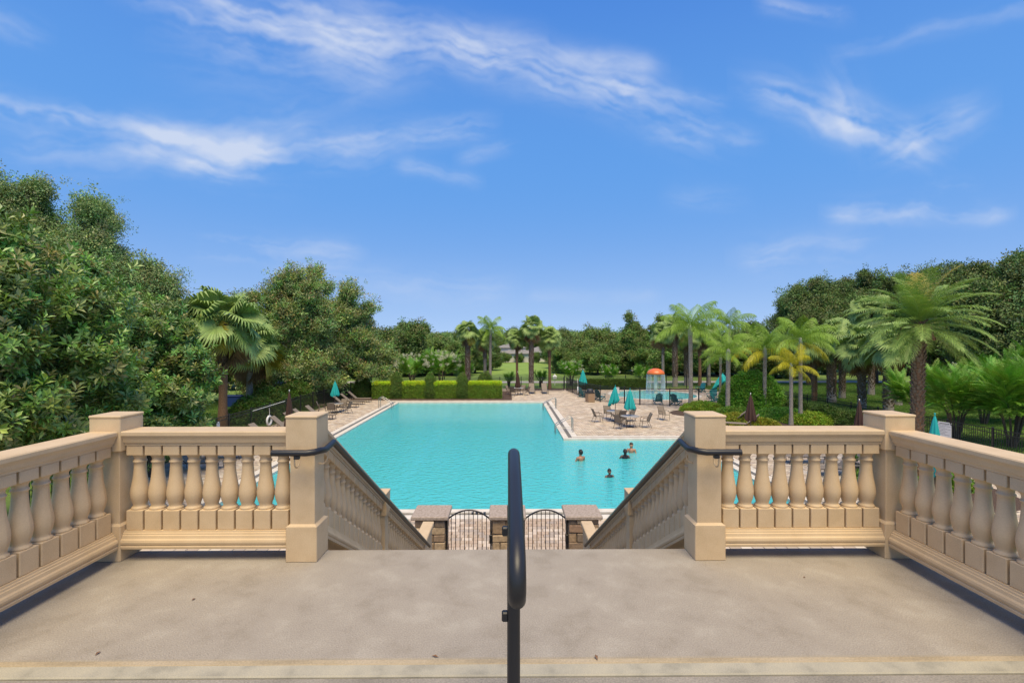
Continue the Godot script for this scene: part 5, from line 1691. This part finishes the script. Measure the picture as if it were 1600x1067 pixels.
	dup(ad, at(1121, 43.2), 0.8, "teal slatted armchair under the half open teal parasol", ag)
	dup(ad, at(1114, 45.2), -0.8, "teal slatted armchair behind the half open teal parasol", ag)
	var t := thing("mushroom_fountain", "orange mushroom shaped water fountain on a white stem in the wading pool", "fountain", Vector3(15.6, -0.4, -51.0))
	var s := st_new()
	lathe(s, [Vector2(0.22, 0), Vector2(0.18, 0.5), Vector2(0.17, 2.4)], 16)
	put("stem", done(s), M.cream, t)
	s = st_new()
	lathe(s, [Vector2(0.0, 2.98), Vector2(0.28, 2.96), Vector2(0.55, 2.86), Vector2(0.78, 2.7), Vector2(0.9, 2.5), Vector2(0.92, 2.38), Vector2(0.84, 2.33), Vector2(0.2, 2.4), Vector2(0.0, 2.4)], 32)
	put("cap", done(s), M.orange, t)
	s = st_new()
	rng.seed = 8
	for k in 46:
		var a := TAU * k / 46.0 + rr(-0.03, 0.03)
		var d := Vector3(cos(a), 0, sin(a))
		var r := rr(0.008, 0.03)
		tube(s, [d * 0.9 + Vector3(0, 2.36, 0), d * 0.93 + Vector3(0, 1.6, 0), d * rr(0.93, 0.98) + Vector3(0, 0.36, 0)], [r, r * 0.8, r * 1.4], 5, false)
	var fw := put("falling_water", done(s), M.falling, t)
	fw.set_meta("label", "curtain of water streams falling from the cap")
	fw.set_meta("kind", "stuff")
	t = thing("litter_bin", "square tan pebble litter bin with dark hooded lid at the wading pool fence", "litter bin", Vector3(7.35, 0, -43.2), 0.3)
	slab("body", t, Vector3(-0.33, 0, -0.33), Vector3(0.33, 0.82, 0.33), M.tan_bin, 0.06)
	slab("collar", t, Vector3(-0.35, 0.82, -0.35), Vector3(0.35, 0.9, 0.35), M.dark_plastic, 0.02)
	s = st_new()
	lathe(s, [Vector2(0.33, 0.9), Vector2(0.32, 1.05), Vector2(0.24, 1.17), Vector2(0.0, 1.22)], 20)
	put("lid", done(s), M.dark_plastic, t)
	life_ring("white life ring hanging on the wading pool fence near the far gate post", Vector3(7.0, 0.25, -48.3), 1.43)
	life_ring("white life ring hanging on the fence among the loungers", Vector3(-14.85, 0.15, -30.4), PI / 2)
	sign_board("white rules sign on the side fence beside the large teal parasol", Vector3(21.93, 0, -24.2), -PI / 2 + 0.25, 0.66, 0.74, 9, 0.62)
	sign_board("pale notice board on the wading pool fence behind the leaning parasol", Vector3(9.5, 0, -42.15), 0.2, 0.52, 0.52, 6, 0.9)
	sign_board("small cream notice plate on the fence under the smaller magnolia", Vector3(-14.93, 0, -25.2), PI / 2, 0.26, 0.3, 3, 0.95)
	t = thing("lamp_box", "small white lantern on a post beyond the far fence", "lantern", at(867, 60.0))
	slab("post", t, Vector3(-0.03, -0.05, -0.03), Vector3(0.03, 0.75, 0.03), M.white)
	slab("lantern_body", t, Vector3(-0.22, 0.75, -0.22), Vector3(0.22, 1.08, 0.22), M.white, 0.02)
	s = st_new()
	lathe(s, [Vector2(0.3, 1.082), Vector2(0.06, 1.3), Vector2(0.05, 1.42), Vector2(0.0, 1.44)], 4, Transform3D.IDENTITY, false)
	put("lantern_roof", done(s), M.white, t)
	t = thing("storage_bin", "blue bin under the magnolias beyond the lounger fence", "bin", at(368, 40.5))
	slab("body", t, Vector3(-0.75, 0, -0.4), Vector3(0.75, 0.85, 0.4), M.blue, 0.04)
	slab("lid", t, Vector3(-0.8, 0.852, -0.44), Vector3(0.8, 0.95, 0.44), M.blue, 0.03)
	t = thing("potted_plant", "grey pot with a leafy green plant on the patio behind the balusters", "plant", at(1338, 19.4))
	s = st_new()
	lathe(s, [Vector2(0.17, 0), Vector2(0.24, 0.42), Vector2(0.27, 0.44), Vector2(0.27, 0.5), Vector2(0.23, 0.5), Vector2(0.22, 0.46), Vector2(0.0, 0.46)], 20)
	put("pot", done(s), M.pot, t)
	rng.seed = 66
	s = st_new()
	for i in 90:
		var d := rand_dir()
		d.y = absf(d.y)
		leaf(s, Vector3(0, 0.62, 0) + d * 0.2 * rng.randf(), (d + Vector3(0, 0.5, 0)).normalized(), rand_dir(), rr(0.12, 0.24), 0.07, Color(0.1, 0.24, 0.03) * rr(0.7, 1.3), 0.1, 0.2)
	put("foliage", done(s), M.leaf_dull, t)
	# ladders
	grab_rail("bent steel pool handrail at the lounger side near the hedges", Vector3(-9.62, 0.02, -39.5), 0.0)
	grab_rail("bent steel pool handrail at the inner pool corner", Vector3(3.12, 0.02, -29.0), PI)
	grab_rail("bent steel pool handrail at the far end beside the patio", Vector3(3.12, 0.02, -38.9), PI)
	# bathers
	person("person with bare back standing waist deep in the pool", Vector3(3.36, -1.34, -22.3), 0.5 + PI, 1.02, M.skin, M.hair, null, 0.6, false)
	person("person with long black hair and dark swimsuit, back turned, in the pool", Vector3(5.5, -1.25, -22.7), PI, 0.93, M.skin_dark, M.hair, M.swim, 0.9, true)
	person("person with brown hair facing the dark haired swimmer in the pool", Vector3(6.1, -1.28, -23.9), -0.35, 0.98, M.skin, M.hair_brown, null, 0.5, true)
	person("person with only head and shoulders above the water, alone in the pool", Vector3(4.12, -1.17, -19.6), 0.2, 0.82, M.skin_dark, M.hair, M.swim, 1.0, false)
	# the house beyond the lawn
	t = thing("house", "white house with grey hipped roofs beyond the far lawn", "house", at(826, 134.0))
	slab("wall", t, Vector3(-9.0, -0.1, -4), Vector3(-1.0, 3.7, 4), M.stucco)
	slab("wall", t, Vector3(-0.98, -0.1, -5), Vector3(8.6, 2.4, 3), M.stucco)
	slab("garage_wall", t, Vector3(-7.0, -0.1, 4.02), Vector3(0.5, 2.2, 7.5), M.stucco)
	for q in [[-9.5, -0.5, -4.5, 4.5, 3.71, 1.2], [-1.4, 9.1, -5.5, 3.5, 2.41, 1.6], [-7.5, 1.0, 3.6, 8.0, 2.21, 1.0]]:
		s = st_new()
		var in_ := minf(q[1] - q[0], q[3] - q[2]) * 0.45
		var r0 := Vector3(q[0] + in_, q[4] + q[5], (q[2] + q[3]) / 2)
		var r1 := Vector3(q[1] - in_, q[4] + q[5], (q[2] + q[3]) / 2)
		var c := [Vector3(q[0], q[4], q[2]), Vector3(q[1], q[4], q[2]), Vector3(q[1], q[4], q[3]), Vector3(q[0], q[4], q[3])]
		quad(s, c[3], c[2], r1, r0, Vector3(0, 1, 1))
		quad(s, c[0], c[1], r1, r0, Vector3(0, 1, -1))
		tri(s, c[0], c[3], r0, Vector3(-1, 1, 0))
		tri(s, c[1], c[2], r1, Vector3(1, 1, 0))
		quad(s, c[0], c[1], c[2], c[3], Vector3.DOWN)
		put("roof", done(s), M.roof, t)
	for q in [[-8.2, 2.3, 4.0], [2.5, 0.9, 3.0], [5.0, 0.9, 3.0], [7.0, 0.9, 3.0], [-5.5, 0.7, 7.5], [-2.5, 0.7, 7.5]]:
		var w := slab("window", t, Vector3(q[0] - 0.5, q[1], q[2] + 0.003), Vector3(q[0] + 0.5, q[1] + 1.2, q[2] + 0.05), M.white)
		slab("pane", w, Vector3(q[0] - 0.42, q[1] + 0.08, q[2] + 0.051), Vector3(q[0] + 0.42, q[1] + 1.12, q[2] + 0.06), M.window)

func _ready() -> void:
	rng.seed = 1
	# camera: level, standing on the porch floor behind the landing
	var cam := Camera3D.new()
	cam.name = "camera"
	cam.fov = rad_to_deg(2.0 * atan(533.5 / F))
	cam.position = Vector3(0, EYE, 0)
	cam.rotation.y = -atan(7.0 / F)
	cam.near = 0.05
	cam.far = 4000
	add_child(cam)
	cam.current = true
	# sky, air, exposure
	var env := Environment.new()
	env.background_mode = Environment.BG_SKY
	env.sky = make_sky()
	env.tonemap_mode = Environment.TONE_MAPPER_LINEAR
	env.tonemap_exposure = 1.18
	env.background_energy_multiplier = 0.85
	env.sdfgi_enabled = true
	env.ssao_enabled = true
	env.ssil_enabled = true
	var we := WorldEnvironment.new()
	we.name = "world_environment"
	we.environment = env
	add_child(we)
	# high hazy midday sun, a little behind the camera
	var sun := DirectionalLight3D.new()
	sun.name = "sun"
	sun.light_energy = 1.3
	sun.light_color = Color(1.0, 0.92, 0.76)
	sun.light_angular_distance = 40.0
	sun.shadow_enabled = true
	sun.rotation_degrees = Vector3(-66, 6, 0)
	add_child(sun)
	make_materials()
	build_terrace()
	build_gates()
	build_patio()
	print("setting done ", Time.get_ticks_msec())
	build_plants()
	print("plants done ", Time.get_ticks_msec())
	build_things()
	print("things done ", Time.get_ticks_msec())
